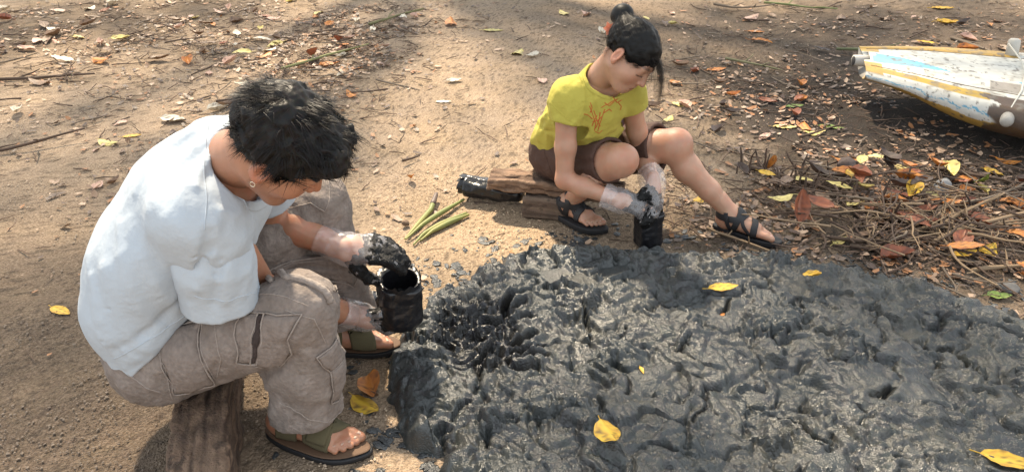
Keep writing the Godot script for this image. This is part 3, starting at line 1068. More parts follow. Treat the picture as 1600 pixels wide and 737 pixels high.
# ---------------------------------------------------------------- the man
func sandal_suede(who: Node3D, foot: Field, o: Vector3, X: Vector3, Z: Vector3, L: float, called := "sandal"):
	var s := L / 0.25
	var W := func(x, y, z): return o + (X * x + Vector3.UP * y + Z * z) * s
	var root := Node3D.new()
	root.name = called
	who.add_child(root, true)
	put(sole_mesh(o + Vector3.DOWN * 0.024, X, Z, L * 1.02, 0.017).mesh(), "outsole", M.sandal_black, root)
	put(sole_mesh(o + Vector3.DOWN * 0.0075, X, Z, L * 1.0, 0.0075, 0.97).mesh(), "footbed", M.sole_brown, root)
	var acc := Acc.new()
	band(acc, foot, [W.call(0.048, 0.0, 0.160), W.call(0.040, 0.06, 0.162), W.call(0.0, 0.10, 0.158), W.call(-0.040, 0.06, 0.145), W.call(-0.052, 0.0, 0.138)], 0.066 * s, 0.006)
	put(acc.mesh(), "front_strap", M.olive_suede, root)
	acc = Acc.new()
	band(acc, foot, [W.call(0.044, 0.0, 0.075), W.call(0.038, 0.07, 0.082), W.call(0.0, 0.12, 0.090), W.call(-0.036, 0.07, 0.075), W.call(-0.044, 0.0, 0.062)], 0.050 * s, 0.0065)
	put(acc.mesh(), "instep_strap", M.olive_suede, root)
	acc = Acc.new()
	band(acc, foot, [W.call(0.0, 0.11, 0.160), W.call(-0.026, 0.07, 0.152), W.call(-0.044, 0.03, 0.144)], 0.048 * s, 0.0125)
	put(acc.mesh(), "strap_flap", M.olive_suede, root)

func build_man():
	var base := Vector3(-0.70, 0.0, -1.48)
	var who := thing("person", "man in pale t-shirt and taupe cargo trousers seated at left, bent over a black bag", "person", base)
	var hipR := Vector3(-0.805, 0.272, -1.385)
	var hipL := Vector3(-0.85, 0.272, -1.56)
	var kneeR := Vector3(-0.468, 0.425, -1.372)
	var ankR := Vector3(-0.517, 0.083, -1.42)
	var kneeL := Vector3(-0.516, 0.476, -1.77)
	var ankL := Vector3(-0.467, 0.080, -1.75)
	var shR := Vector3(-0.600, 0.685, -1.32)
	var shL := Vector3(-0.590, 0.677, -1.60)
	var elR := Vector3(-0.590, 0.392, -1.48)
	var wrR := Vector3(-0.416, 0.200, -1.655)
	var elL := Vector3(-0.615, 0.475, -1.70)
	var wrL := Vector3(-0.437, 0.405, -1.665)
	var neck := Vector3(-0.575, 0.755, -1.425)
	var skin := Color(0.36, 0.175, 0.105)
	var skin_noise := simplex(22.0, 82, 3)
	var skin_paint := func(p: Vector3) -> Color:
		var c: Color = skin * (1.0 + skin_noise.get_noise_3d(p.x, p.y, p.z) * 0.15)
		c = c.lerp(Color(c.r * 1.08, c.g * 0.80, c.b * 0.74), clampf(0.15 + 0.7 * skin_noise.get_noise_3d(p.z * 1.7, p.x * 1.7, p.y * 1.7) * 1.2, 0.0, 0.8))
		c.a = 1.0
		return c

	# ---- body: trunk and arms, head, hands, feet in one mesh
	var body := Acc.new()
	var f := Field.new(Vector3(-0.98, 0.14, -1.82), Vector3(-0.34, 0.86, -1.2), 0.008)
	f.cap(Vector3(-0.84, 0.32, -1.47), Vector3(-0.83, 0.43, -1.46), 0.105, 0.105, 0.02)
	f.cap(Vector3(-0.83, 0.43, -1.46), Vector3(-0.68, 0.62, -1.46), 0.105, 0.10, 0.02)
	f.cap(Vector3(-0.68, 0.62, -1.46), neck, 0.09, 0.062, 0.05)
	f.cap(shR, shL, 0.052, 0.052, 0.03)
	f.chain([shR, elR, elR.lerp(wrR, 0.35), wrR], [0.052, 0.043, 0.044, 0.028], 0.02)
	f.chain([shL, elL, elL.lerp(wrL, 0.35), wrL], [0.052, 0.044, 0.045, 0.028], 0.02)
	f.mesh(body, skin_paint)
	var hc := Vector3(-0.437, 0.827, -1.341)
	var fw := Vector3(0.661, -0.741, -0.118).normalized()
	var up := Vector3(0.745, 0.627, 0.229)
	up = (up - fw * up.dot(fw)).normalized()
	var hb := Basis(up.cross(fw), up, fw)
	var k_head := 1.0
	var hf := head_field(hc, hb, neck, 0.058, false, 0.0028, k_head)
	hf.mesh(body, head_paint(hc, hb, skin, false, k_head))

	# ---- hands
	var zL := (Vector3(-0.330, 0.408, -1.652) - wrL).normalized()
	var yL := (Vector3(-0.1, 0.85, 0.45) - zL * zL.dot(Vector3(-0.1, 0.85, 0.45))).normalized()
	var xL := yL.cross(zL) * -1.0     # left hand: the thumb is on its right
	var handL := hand_chains(wrL, xL, yL, zL, [[0.15, 0.55, 0.5, 0.10], [0.30, 0.55, 0.45, 0.02], [0.45, 0.6, 0.45, -0.05], [0.6, 0.6, 0.4, -0.12]],
		[Vector3(0.045, -0.030, 0.048), Vector3(0.050, -0.062, 0.066), Vector3(0.046, -0.086, 0.084)], 1.02)
	var zR := (Vector3(-0.325, 0.150, -1.665) - wrR).normalized()
	var yR := (Vector3(-0.25, -0.75, 0.65) - zR * zR.dot(Vector3(-0.25, -0.75, 0.65))).normalized()
	var xR := yR.cross(zR)
	var handR := hand_chains(wrR, xR, yR, zR, [[0.5, 0.5, 0.35, 0.10], [0.55, 0.55, 0.35, 0.02], [0.6, 0.6, 0.4, -0.05], [0.65, 0.6, 0.4, -0.1]],
		[Vector3(0.046, -0.022, 0.05), Vector3(0.056, -0.046, 0.074), Vector3(0.056, -0.064, 0.096)], 1.0)
	for ch in [handL, handR]: chains_field(ch, 0.003).mesh(body, skin_paint)

	# ---- feet
	var feet := []
	for e in [[Vector3(-0.605, 0.028, -1.415), Vector3(0.262, 0, 0.078), ankR, kneeR, 1.0], [Vector3(-0.590, 0.028, -1.735), Vector3(0.25, 0, -0.02), ankL, kneeL, -1.0]]:
		var o: Vector3 = e[0]
		var Z: Vector3 = (e[1] as Vector3).normalized()
		var X: Vector3 = Vector3.UP.cross(Z) * e[4]        # big toe inward
		var ank := o + Z * 0.058 + Vector3.UP * 0.075
		var ff := foot_field(o, X, Z, 0.252, ank, ank.lerp(e[3], 0.35), 0.034)
		ff.mesh(body, skin_paint)
		toenails(body, ff, o, X, Z, 0.252, Color(0.50, 0.30, 0.22))
		feet.append([ff, o, X, Z])
	put(body.mesh(), "body", M.skin, who)

	# ---- t-shirt
	var t := Field.new(Vector3(-1.10, 0.10, -1.80), Vector3(-0.44, 0.90, -1.15), 0.0052)
	var z0 := -1.455
	t.cap(Vector3(-0.815, 0.285, z0 - 0.005), Vector3(-0.826, 0.43, z0), 0.176, 0.180, 0.02, Vector3(-0.97, 0.2, 0).normalized(), 1.42)
	t.cap(Vector3(-0.826, 0.43, z0), Vector3(-0.760, 0.555, z0), 0.180, 0.180, 0.03, Vector3(-0.82, 0.57, 0).normalized(), 1.42)
	t.cap(Vector3(-0.760, 0.555, z0), Vector3(-0.672, 0.665, z0), 0.180, 0.158, 0.03, Vector3(-0.74, 0.67, 0).normalized(), 1.36)
	t.cap(Vector3(-0.665, 0.655, z0), Vector3(-0.590, 0.738, -1.43), 0.125, 0.080, 0.05, Vector3(-0.7, 0.7, 0).normalized(), 1.1)
	t.cap(Vector3(-0.69, 0.655, z0 - 0.02), Vector3(-0.612, 0.742, -1.47), 0.140, 0.098, 0.04, Vector3(-0.7, 0.7, 0).normalized(), 1.2)
	t.cap(shR + Vector3(-0.03, -0.005, 0.005), shL + Vector3(-0.03, -0.005, 0), 0.070, 0.070, 0.06)
	# front of the shirt hangs away from the chest
	t.cap(Vector3(-0.60, 0.66, -1.43), Vector3(-0.70, 0.46, -1.45), 0.075, 0.088, 0.05)
	var hem_n := Vector3(0.69, -0.72, 0.0).normalized()
	t.cut(Vector3(-0.945, 0.195, z0), hem_n, 10.0, 0.006)
	# hollow below the hem
	t.cap(Vector3(-0.815, 0.285, z0 - 0.005), Vector3(-0.820, 0.34, z0), 0.150, 0.170, 0.006, Vector3(-0.97, 0.2, 0).normalized(), 1.45, true)
	var slR := Vector3(-0.622, 0.458, -1.348)
	t.cap(shR + Vector3(-0.02, 0.0, 0.0), shR.lerp(slR, 0.25), 0.078, 0.070, 0.04)
	var slL := shL.lerp(elL, 0.55)
	t.cap(shL, slL, 0.072, 0.080, 0.05)
	# big soft folds
	for w in [[300, 205, 262, 232, 215, 300, 0.008, 0.014], [318, 222, 270, 262, 232, 330, 0.005, 0.016], [330, 245, 290, 285, 262, 340, 0.005, 0.018],
			[165, 420, 178, 480, 215, 540, 0.008, 0.020], [150, 470, 165, 530, 195, 570, 0.008, 0.018], [190, 400, 215, 470, 250, 520, 0.007, 0.022],
			[225, 400, 255, 460, 290, 490, 0.006, 0.020], [140, 400, 150, 450, 152, 500, 0.006, 0.016], [200, 345, 215, 400, 240, 440, 0.005, 0.020],
			[205, 560, 265, 510, 315, 445, 0.010, 0.020], [235, 545, 290, 500, 330, 460, 0.008, 0.014], [320, 440, 350, 405, 375, 370, 0.008, 0.020],
			[335, 465, 365, 430, 385, 390, 0.007, 0.016], [300, 450, 310, 400, 335, 350, 0.006, 0.020], [385, 460, 395, 420, 392, 380, 0.006, 0.014],
			[345, 330, 385, 345, 405, 385, 0.007, 0.014], [296, 484, 306, 445, 314, 405, 326, 365, -0.013, 0.014], [316, 480, 324, 440, 330, 400, 0.008, 0.016], [255, 500, 285, 455, 300, 420, -0.008, 0.012], [225, 545, 262, 490, 285, 440, 0.008, 0.014], [330, 190, 318, 205, 300, 230, 0.005, 0.010], [345, 225, 322, 250, 305, 290, 0.006, 0.012], [160, 500, 190, 545, 215, 560, 0.006, 0.012], [145, 430, 160, 490, 172, 530, 0.006, 0.012], [185, 350, 190, 400, 205, 450, 0.006, 0.014], [180, 545, 230, 515, 280, 470, -0.007, 0.016], [300, 470, 318, 420, 330, 380, -0.009, 0.016], [285, 490, 305, 440, 310, 410, -0.012, 0.014]]:
		var e: int = w.size() - 2
		t.fold(trace(t, w.slice(0, e)), w[e] * 1.1, w[e + 1] * 0.72)
	t.noise(simplex(4.0, 91, 2), 0.007, Vector3(1.3, 1.0, 1.0))
	t.noise(simplex(9.0, 92, 2), 0.0015, Vector3(1.6, 0.8, 1.0))
	t.noise(simplex(5.0, 94, 2, FastNoiseLite.TYPE_SIMPLEX_SMOOTH, FastNoiseLite.FRACTAL_RIDGED), 0.0055, Vector3(1.5, 0.8, 1.0))
	# hem, cuffs, neck opening
	var ar := (elR - shR).normalized()
	var arL := (elL - shL).normalized()
	t.cut(slL, arL, 0.10, 0.006)
	t.cap(slL - arL * 0.012, slL + arL * 0.06, 0.060, 0.066, 0.004, Vector3.ZERO, 1.0, true)
	var ndir := (hc - neck).normalized()
	var na := neck - ndir * 0.030 + Vector3(0.034, -0.020, 0.006)
	var nb := neck + ndir * 0.12
	t.cap(na, nb, 0.068, 0.095, 0.006, Vector3.ZERO, 1.0, true)
	var ts := Acc.new()
	t.mesh(ts, plain(Color.WHITE))
	var shirt := put(ts.mesh(), "t_shirt", M.shirt_white, who)
	# the near sleeve, hanging loose over the upper arm
	var sf := Field.new(Vector3(-0.78, 0.36, -1.50), Vector3(-0.46, 0.80, -1.18), 0.0046)
	var sdir := (slR - shR).normalized()
	sf.cap(shR + Vector3(-0.018, -0.012, -0.016), shR.lerp(slR, 0.5) + Vector3(-0.004, 0, 0.002), 0.070, 0.076, 0.01)
	sf.cap(shR.lerp(slR, 0.5) + Vector3(-0.004, 0, 0.002), slR + sdir * 0.04, 0.078, 0.081, 0.02)
	for w in [[330, 350, 322, 400, 312, 450, 0.006, 0.012], [365, 360, 360, 410, 352, 470, 0.006, 0.012], [390, 370, 388, 415, 380, 460, 0.005, 0.010], [345, 380, 340, 430, 332, 475, -0.006, 0.010], [310, 430, 345, 440, 385, 425, 0.004, 0.010], [402, 380, 404, 420, 402, 455, -0.004, 0.009]]:
		sf.fold(trace(sf, w.slice(0, 6)), w[6], w[7])
	sf.noise(simplex(12.0, 93, 2), 0.003)
	sf.noise(simplex(7.0, 94, 2, FastNoiseLite.TYPE_SIMPLEX_SMOOTH, FastNoiseLite.FRACTAL_RIDGED), 0.0045, Vector3(1.4, 0.6, 1.2))
	sf.cut(slR, (sdir + Vector3(0.10, 0, 0.10)).normalized(), 0.14, 0.005)
	sf.cap(slR - sdir * 0.02, slR + sdir * 0.06, 0.068, 0.072, 0.004, Vector3.ZERO, 1.0, true)
	var sa := Acc.new()
	sf.mesh(sa, plain(Color.WHITE))
	var sleeve := put(sa.mesh(), "sleeve", M.shirt_white, shirt)
	var sst := Acc.new()
	seam(sst, sf, trace(sf, [303, 462, 340, 468, 380, 462, 405, 448]), 0.0013)
	put(sst.mesh(), "stitching", M.shirt_white, sleeve)
	# collar rib and stitched seams
	var rib := Acc.new()
	collar(rib, t, na, nb, 0.068, 0.095, 0.020, 0.0022)
	put(rib.mesh(), "collar", M.shirt_white, shirt)
	for s in [[335, 175, 322, 215, 318, 260, 322, 310, 318, 360], [176, 560, 215, 540, 255, 515, 292, 488]]:
		var st := Acc.new()
		seam(st, t, trace(t, s), 0.0014)
		put(st.mesh(), "stitching", M.shirt_white, shirt)

	# ---- cargo trousers
	var c := Field.new(Vector3(-1.07, 0.06, -1.96), Vector3(-0.36, 0.62, -1.22), 0.0052)
	c.cap(hipR + Vector3(-0.02, 0.010, 0.0), hipL + Vector3(-0.02, 0.010, 0), 0.097, 0.097, 0.02)
	c.cap(Vector3(-0.862, 0.282, -1.40), Vector3(-0.878, 0.278, -1.53), 0.082, 0.086, 0.03)
	c.cap(Vector3(-0.835, 0.30, -1.46), Vector3(-0.83, 0.37, -1.46), 0.150, 0.150, 0.04, Vector3(1, 0, 0), 1.5)
	c.chain([hipR, hipR.lerp(kneeR, 0.6), kneeR], [0.102, 0.090, 0.076], 0.03)
	var hemR := Vector3(-0.503, 0.098, -1.395)
	var hemL := ankL + Vector3(0.0, 0.045, 0)
	c.chain([kneeR, kneeR.lerp(hemR, 0.5), hemR], [0.076, 0.080, 0.084], 0.03)
	c.chain([hipL, hipL.lerp(kneeL, 0.6), kneeL], [0.102, 0.092, 0.080], 0.03)
	c.chain([kneeL, kneeL.lerp(hemL, 0.5), hemL], [0.080, 0.080, 0.080], 0.03)
	for w in [[237, 530, 257, 574, 269, 624, 0.006, 0.010], [212, 505, 225, 560, 235, 600, 0.006, 0.012], [190, 560, 215, 590, 250, 610, 0.005, 0.012], 
			[300, 540, 285, 580, 300, 605, 0.006, 0.012], [455, 560, 430, 575, 405, 590, -0.010, 0.012], [470, 520, 440, 550, 415, 560, 0.008, 0.014],
			[500, 480, 515, 520, 510, 560, 0.006, 0.012], [440, 590, 470, 610, 480, 645, 0.008, 0.014], [420, 600, 445, 630, 460, 650, -0.006, 0.012], [480, 550, 500, 600, 505, 640, 0.006, 0.012],
			[525, 580, 535, 620, 540, 650, 0.006, 0.012], [360, 480, 375, 510, 372, 550, 0.008, 0.012], [505, 310, 515, 350, 540, 390, 0.007, 0.012], [540, 420, 535, 450, 550, 480, 0.007, 0.012],
			[520, 370, 540, 395, 555, 400, -0.007, 0.012], [460, 400, 490, 420, 515, 425, 0.006, 0.012], [445, 330, 470, 345, 500, 345, 0.006, 0.012], [530, 330, 522, 300, 512, 285, 0.005, 0.010]]:
		c.fold(trace(c, w.slice(0, 6)), w[6], w[7])
	c.noise(simplex(9.0, 95, 3), 0.008)
	c.noise(simplex(24.0, 96, 2), 0.002)
	c.noise(simplex(8.0, 98, 2, FastNoiseLite.TYPE_SIMPLEX_SMOOTH, FastNoiseLite.FRACTAL_RIDGED), 0.0055, Vector3(1.3, 0.9, 1.3))
	c.cut(hemR, (hemR - kneeR + Vector3(0.03, 0, 0.05)).normalized(), 0.115, 0.004)
	c.cut(hemL, (hemL - kneeL).normalized(), 0.11, 0.004)
	c.cap(hemR + Vector3(0, 0.05, 0), hemR - Vector3(0, 0.04, 0), 0.068, 0.074, 0.004, Vector3.ZERO, 1.0, true)
	c.cap(hemL + Vector3(0, 0.05, 0), hemL - Vector3(0, 0.04, 0), 0.066, 0.070, 0.004, Vector3.ZERO, 1.0, true)
	var cloth := Color(0.235, 0.190, 0.164)
	var worn := Color(0.335, 0.28, 0.245)
	var wear := simplex(14.0, 97, 3)
	var tp := func(p: Vector3) -> Color:
		var q: Color = cloth.lerp(worn, clampf(wear.get_noise_3d(p.x, p.y, p.z) * 0.9 + 0.12, 0, 0.55))
		q.a = 1.0
		return q
	var ta := Acc.new()
	c.mesh(ta, tp)
	var tr := put(ta.mesh(), "cargo_trousers", M.trousers, who)
	for s in [[237, 530, 247, 552, 257, 574, 263, 600, 269, 624], [271, 615, 295, 612, 312, 608, 335, 599], [380, 469, 407, 459, 449, 464, 481, 478],
			[317, 494, 313, 530, 322, 568, 335, 592], [337, 486, 336, 520, 345, 560, 338, 590], [437, 629, 471, 646, 513, 660, 546, 650], [450, 326, 485, 317, 507, 330, 514, 300, 512, 280], [518, 408, 520, 454, 527, 457, 550, 449], [185, 560, 200, 585, 225, 603, 250, 612], [445, 484, 490, 498, 508, 535]]:
		var sm := Acc.new()
		seam(sm, c, trace(c, s), 0.0012, worn, 8, 0.0002, 0.0008)
		put(sm.mesh(), "seam", M.trousers, tr)
	var roll := Acc.new()
	seam(roll, c, trace(c, [396, 452, 404, 440, 420, 434, 445, 434, 471, 438, 495, 448, 508, 460, 513, 472]), 0.0075, worn, 8, 0.003, 0.002)
	seam(roll, c, trace(c, [385, 482, 392, 462, 400, 446, 412, 436, 425, 440]), 0.0065, worn, 8, 0.004, 0.002)
	put(roll.mesh(), "rolled_waistband_tie", M.trousers, tr)
	# pockets: a flat bag of cloth with piped edges
	var dim := cloth * 1.06
	dim.a = 1.0
	for s in [["thigh_pocket", [257, 514, 317, 496, 335, 599, 271, 615], 0.006, 0.010], 
			["knee_pocket", [376, 487, 471, 490, 440, 572, 369, 565], 0.006, 0.004], ["shin_pocket_flap", [492, 558, 522, 528, 535, 549, 513, 581], 0.008, 0.002], ["shin_pocket", [513, 578, 535, 551, 528, 624, 516, 630], 0.005, 0.004],
			["far_pocket", [518, 400, 549, 392, 552, 448, 522, 456], 0.006, 0.003]]:
		var q: Array = trace(c, s[1])
		var pa := Acc.new()
		patch(pa, c, q[0], q[1], q[2], q[3], s[2], dim, 16, 16, s[3])
		var pk := put(pa.mesh(), s[0], M.trousers, tr)
		var pe := Acc.new()
		seam(pe, c, [q[0], q[1], q[2], q[3], q[0]], 0.0013, worn, 8, s[2] * 0.75, 0.0010)
		put(pe.mesh(), "piping", M.trousers, pk)
	var zp := Acc.new()
	var zq := trace(c, [405, 488, 415, 488, 402, 566, 391, 566])
	patch(zp, c, zq[0], zq[1], zq[2], zq[3], 0.0105, Color(0.05, 0.035, 0.03), 5, 16)
	var zip := put(zp.mesh(), "zip", M.trousers, tr)
	var zs := Acc.new()
	seam(zs, c, [zq[0], zq[3], zq[2], zq[1]], 0.002, worn, 8, 0.009)
	put(zs.mesh(), "zip_edge", M.trousers, zip)

	# ---- sandals
	for i in 2: sandal_suede(who, feet[i][0], feet[i][1], feet[i][2], feet[i][3], 0.262)

	# ---- gloves: thin clear film over wrist and palm, mud on the fingers
	glove(who, handL, wrL, elL, 1.0)
	glove(who, handR, wrR, elR, 1.0)

	# ---- hair
	var hh := Field.new(hc - Vector3.ONE * 0.20, hc + Vector3.ONE * 0.20, 0.004)
	var L := func(x, y, z): return hc + hb * (Vector3(x, y, z) * k_head)
	hh.ell(L.call(0, 0.034, -0.012), hb, Vector3(0.086, 0.090, 0.106), 0.01)
	hh.cap(L.call(-0.04, 0.075, 0.072), L.call(0.04, 0.075, 0.072), 0.030, 0.030, 0.03)
	hh.noise(simplex(16.0, 111, 2), 0.009)
	hh.ell(L.call(0, -0.052, 0.080), hb, Vector3(0.105, 0.096, 0.080), 0.01, true)
	hh.cut(L.call(0, -0.052, -0.06), hb * Vector3(0, -1, 0.12).normalized(), 0.4, 0.01)
	for s in [-1.0, 1.0]: hh.ell(L.call(s * 0.088, -0.034, 0.004), hb, Vector3(0.040, 0.046, 0.040) * k_head, 0.01, true)
	hh.noise(simplex(42.0, 114, 2), 0.007)
	var ha := Acc.new()
	var hair_n := simplex(40.0, 112, 2)
	var hair_col := func(p: Vector3) -> Color:
		var v := 0.008 + 0.006 * (hair_n.get_noise_3d(p.x, p.y, p.z) + 0.5)
		return Color(v * 1.1, v, v * 0.95)
	hh.mesh(ha, hair_col)
	var flow_n := simplex(13.0, 113, 2)
	var crown: Vector3 = L.call(0.01, 0.10, -0.055)
	var cnt := 0
	while cnt < 15000:
		var q := Vector3(rng.randfn(), rng.randfn(), rng.randfn()).normalized()
		var lp: Vector3 = hh.onto(L.call(q.x * 0.09, 0.034 + q.y * 0.09, -0.005 + q.z * 0.11))
		if absf(hh.at(lp)) > 0.003: continue
		var n := hh.grad(lp)
		if (hb.inverse() * (lp - hc)).y < -0.058: continue
		cnt += 1
		var fl := Vector3(flow_n.get_noise_3d(lp.x, lp.y, lp.z), flow_n.get_noise_3d(lp.y + 5, lp.z, lp.x), flow_n.get_noise_3d(lp.z, lp.x + 9, lp.y))
		var ll: Vector3 = hb.inverse() * (lp - hc)
		# combed loosely forward from the crown, down at the sides and the back
		var comb := Vector3(ll.x * 5.0, -0.15, 1.0)
		if ll.y < 0.07: comb = Vector3(ll.x * 2.0, -1.0, 0.25)
		if ll.z < -0.05: comb = Vector3(ll.x * 3.0, -1.0, -0.3)
		var away := hb * comb
		away = (away - n * away.dot(n)).normalized()
		var fly := 0.5 if rng.randf() < 0.16 else 0.12
		var d := (away * 0.8 + n * fly + fl * 1.2 + Vector3(rng.randfn(), rng.randfn(), rng.randfn()) * 0.20).normalized()
		var short := 1.0
		if ll.z > 0.045 and ll.y < 0.075:   # the forelock sticks out over the brow, clear of the face
			d = (hb * Vector3(0.1, 0.35, 1.0) + fl * 0.8 + n * 0.2).normalized()
			short = 0.75
		elif ll.y < 0.0: short = 0.6
		var v := 0.006 + 0.014 * rng.randf() * rng.randf()
		strand(ha, lp - n * 0.005, d, Vector3(0, -0.05, 0) + away * 0.2 - n * 0.35, (0.030 + 0.026 * rng.randf()) * short * 0.85, 0.0007, Color(v * 1.15, v, v * 0.95))
	put(ha.mesh(), "hair", M.hair, who)
	var er := Acc.new()
	var lobe: Vector3 = L.call(-0.082, -0.051, 0.0)
	var rp := []
	for i in 13: rp.append(lobe + Vector3(cos(TAU * i / 12), sin(TAU * i / 12), 0.2 * cos(TAU * i / 12)) * 0.0048)
	var rr := []
	for i in 13: rr.append(0.0010)
	er.tube(rp, rr, 6)
	put(er.mesh(), "earring", M.metal, who)

# ---------------------------------------------------------------- the woman
func build_woman():
	var base := Vector3(0.22, 0.0, -2.66)
	var who := thing("person", "woman in yellow t-shirt and brown shorts seated on a low plank behind the mud", "person", base)
	var hipR := Vector3(0.180, 0.212, -2.665)
	var hipL := Vector3(0.270, 0.205, -2.765)
	var kneeR := Vector3(0.362, 0.330, -2.36)
	var kneeL := Vector3(0.572, 0.325, -2.50)
	var ankR := Vector3(0.212, 0.078, -2.545)
	var ankL := Vector3(0.806, 0.078, -2.436)
	var shR := Vector3(0.184, 0.535, -2.43)
	var shL := Vector3(0.395, 0.535, -2.48)
	var elR := Vector3(0.182, 0.250, -2.38)
	var elL := Vector3(0.476, 0.262, -2.55)
	var wrR := Vector3(0.360, 0.206, -2.315)
	var wrL := Vector3(0.490, 0.245, -2.375)
	var neck := Vector3(0.292, 0.585, -2.46)
	var hc := Vector3(0.380, 0.687, -2.394)
	var fw := Vector3(0.562, -0.608, 0.56).normalized()
	var up := Vector3(0.629, 0.754, 0.188)
	up = (up - fw * up.dot(fw)).normalized()
	var hb := Basis(up.cross(fw), up, fw)
	var kh := 0.92
	var skin := Color(0.42, 0.235, 0.155)
	var sn := simplex(16.0, 182, 3)
	var skin_paint := func(p: Vector3) -> Color:
		var c: Color = skin * (1.0 + sn.get_noise_3d(p.x, p.y, p.z) * 0.12)
		c = c.lerp(Color(c.r * 1.08, c.g * 0.80, c.b * 0.74), clampf(0.12 + 0.5 * sn.get_noise_3d(p.z * 1.7, p.x * 1.7, p.y * 1.7) * 1.2, 0.0, 0.8))
		c.a = 1.0
		return c

	var body := Acc.new()
	var f := Field.new(Vector3(0.02, 0.03, -2.90), Vector3(0.90, 0.64, -2.22), 0.0058)
	f.cap(Vector3(0.22, 0.24, -2.69), Vector3(0.255, 0.42, -2.57), 0.09, 0.085, 0.02)
	f.cap(Vector3(0.255, 0.42, -2.57), neck, 0.085, 0.045, 0.04)
	f.cap(shR, shL, 0.038, 0.038, 0.03)
	f.chain([shR, elR.lerp(shR, 0.4), elR, elR.lerp(wrR, 0.35), wrR], [0.040, 0.035, 0.030, 0.032, 0.0215], 0.02)
	f.chain([shL, elL.lerp(shL, 0.4), elL, elL.lerp(wrL, 0.35), wrL], [0.040, 0.034, 0.029, 0.031, 0.0215], 0.02)
	f.chain([hipR, hipR.lerp(kneeR, 0.6), kneeR], [0.082, 0.072, 0.058], 0.02)
	f.chain([hipL, hipL.lerp(kneeL, 0.6), kneeL], [0.082, 0.073, 0.058], 0.02)
	f.ell(kneeR + Vector3(0.012, 0.014, 0.018), Basis.IDENTITY, Vector3(0.050, 0.050, 0.048), 0.03)
	f.ell(kneeL + Vector3(0.016, 0.012, 0.004), Basis.IDENTITY, Vector3(0.050, 0.050, 0.048), 0.03)
	for e in [[kneeR, ankR, Vector3(-0.02, 0.0, -0.012)], [kneeL, ankL, Vector3(-0.014, -0.006, -0.004)]]:
		var a: Vector3 = e[0]
		var b: Vector3 = e[1]
		f.chain([a, a.lerp(b, 0.30) + e[2], a.lerp(b, 0.62) + (e[2] as Vector3) * 0.4, b], [0.048, 0.0485, 0.037, 0.0285], 0.02)
	var warm := func(p: Vector3) -> Color:
		var c: Color = skin_paint.call(p)
		for k in [kneeR + Vector3(0.03, 0.03, 0.04), kneeL + Vector3(0.03, 0.04, 0.0), elR, elL]:
			c = c.lerp(Color(c.r * 1.02, c.g * 0.78, c.b * 0.72), 0.55 * exp(-p.distance_squared_to(k) / 0.0022))
		return c
	f.mesh(body, warm)
	var hf := head_field(hc, hb, neck, 0.045, true, 0.0025, kh)
	hf.mesh(body, head_paint(hc, hb, skin, true, kh))
	# hands
	var zR := (Vector3(0.455, 0.180, -2.315) - wrR).normalized()
	var yR := Vector3(-0.15, 0.85, 0.5)
	yR = (yR - zR * zR.dot(yR)).normalized()
	var handR := hand_chains(wrR, yR.cross(zR), yR, zR, [[0.30, 0.40, 0.3, 0.14], [0.4, 0.45, 0.3, 0.04], [0.5, 0.5, 0.3, -0.04], [0.6, 0.5, 0.3, -0.14]], [Vector3(0.044, -0.022, 0.045), Vector3(0.052, -0.044, 0.068), Vector3(0.050, -0.058, 0.088)], 0.88)
	var zL := (Vector3(0.498, 0.165, -2.325) - wrL).normalized()
	var yL := Vector3(0.75, 0.45, 0.2)
	yL = (yL - zL * zL.dot(yL)).normalized()
	var handL := hand_chains(wrL, yL.cross(zL) * -1.0, yL, zL, [[0.30, 0.45, 0.3, 0.12], [0.35, 0.5, 0.3, 0.03], [0.4, 0.5, 0.3, -0.05], [0.5, 0.5, 0.3, -0.14]], [Vector3(0.044, -0.024, 0.045), Vector3(0.052, -0.046, 0.066), Vector3(0.048, -0.058, 0.086)], 0.88)
	for ch in [handR, handL]: chains_field(ch, 0.003).mesh(body, skin_paint)
	# feet
	var feet := []
	for e in [[Vector3(0.170, 0.026, -2.590), Vector3(0.158, 0, 0.150), ankR, kneeR, 1.0], [Vector3(0.757, 0.026, -2.468), Vector3(0.188, 0, 0.125), ankL, kneeL, -1.0]]:
		var o: Vector3 = e[0]
		var Z: Vector3 = (e[1] as Vector3).normalized()
		var X: Vector3 = Vector3.UP.cross(Z) * e[4]
		var ff := foot_field(o, X, Z, 0.225, e[2], (e[2] as Vector3).lerp(e[3], 0.25), 0.029)
		ff.mesh(body, skin_paint)
		toenails(body, ff, o, X, Z, 0.225, Color(0.55, 0.34, 0.27))
		feet.append([ff, o, X, Z, e[2], e[3]])
	put(body.mesh(), "body", M.skin, who)

	# ---- t-shirt
	var t := Field.new(Vector3(0.0, 0.16, -2.90), Vector3(0.56, 0.68, -2.24), 0.0048)
	var fr := Vector3(0.26, -0.64, 0.72).normalized()
	t.cap(Vector3(0.205, 0.215, -2.71), Vector3(0.212, 0.30, -2.67), 0.132, 0.130, 0.02, fr, 1.30)
	t.cap(Vector3(0.212, 0.30, -2.67), Vector3(0.255, 0.42, -2.565), 0.130, 0.132, 0.03, fr, 1.32)
	t.cap(Vector3(0.255, 0.42, -2.565), Vector3(0.285, 0.50, -2.48), 0.132, 0.112, 0.03, fr, 1.30)
	t.cap(Vector3(0.285, 0.50, -2.48), neck - Vector3(0, 0.01, 0), 0.09, 0.060, 0.05)
	for s in [-1.0, 1.0]: t.ell(Vector3(0.285, 0.425, -2.495) + Vector3(0.9, -0.1, -0.42) * s * 0.050 + fr * 0.015, Basis.IDENTITY, Vector3.ONE * 0.056, 0.04)
	t.cap(Vector3(0.29, 0.45, -2.46), Vector3(0.29, 0.31, -2.55), 0.06, 0.08, 0.05)
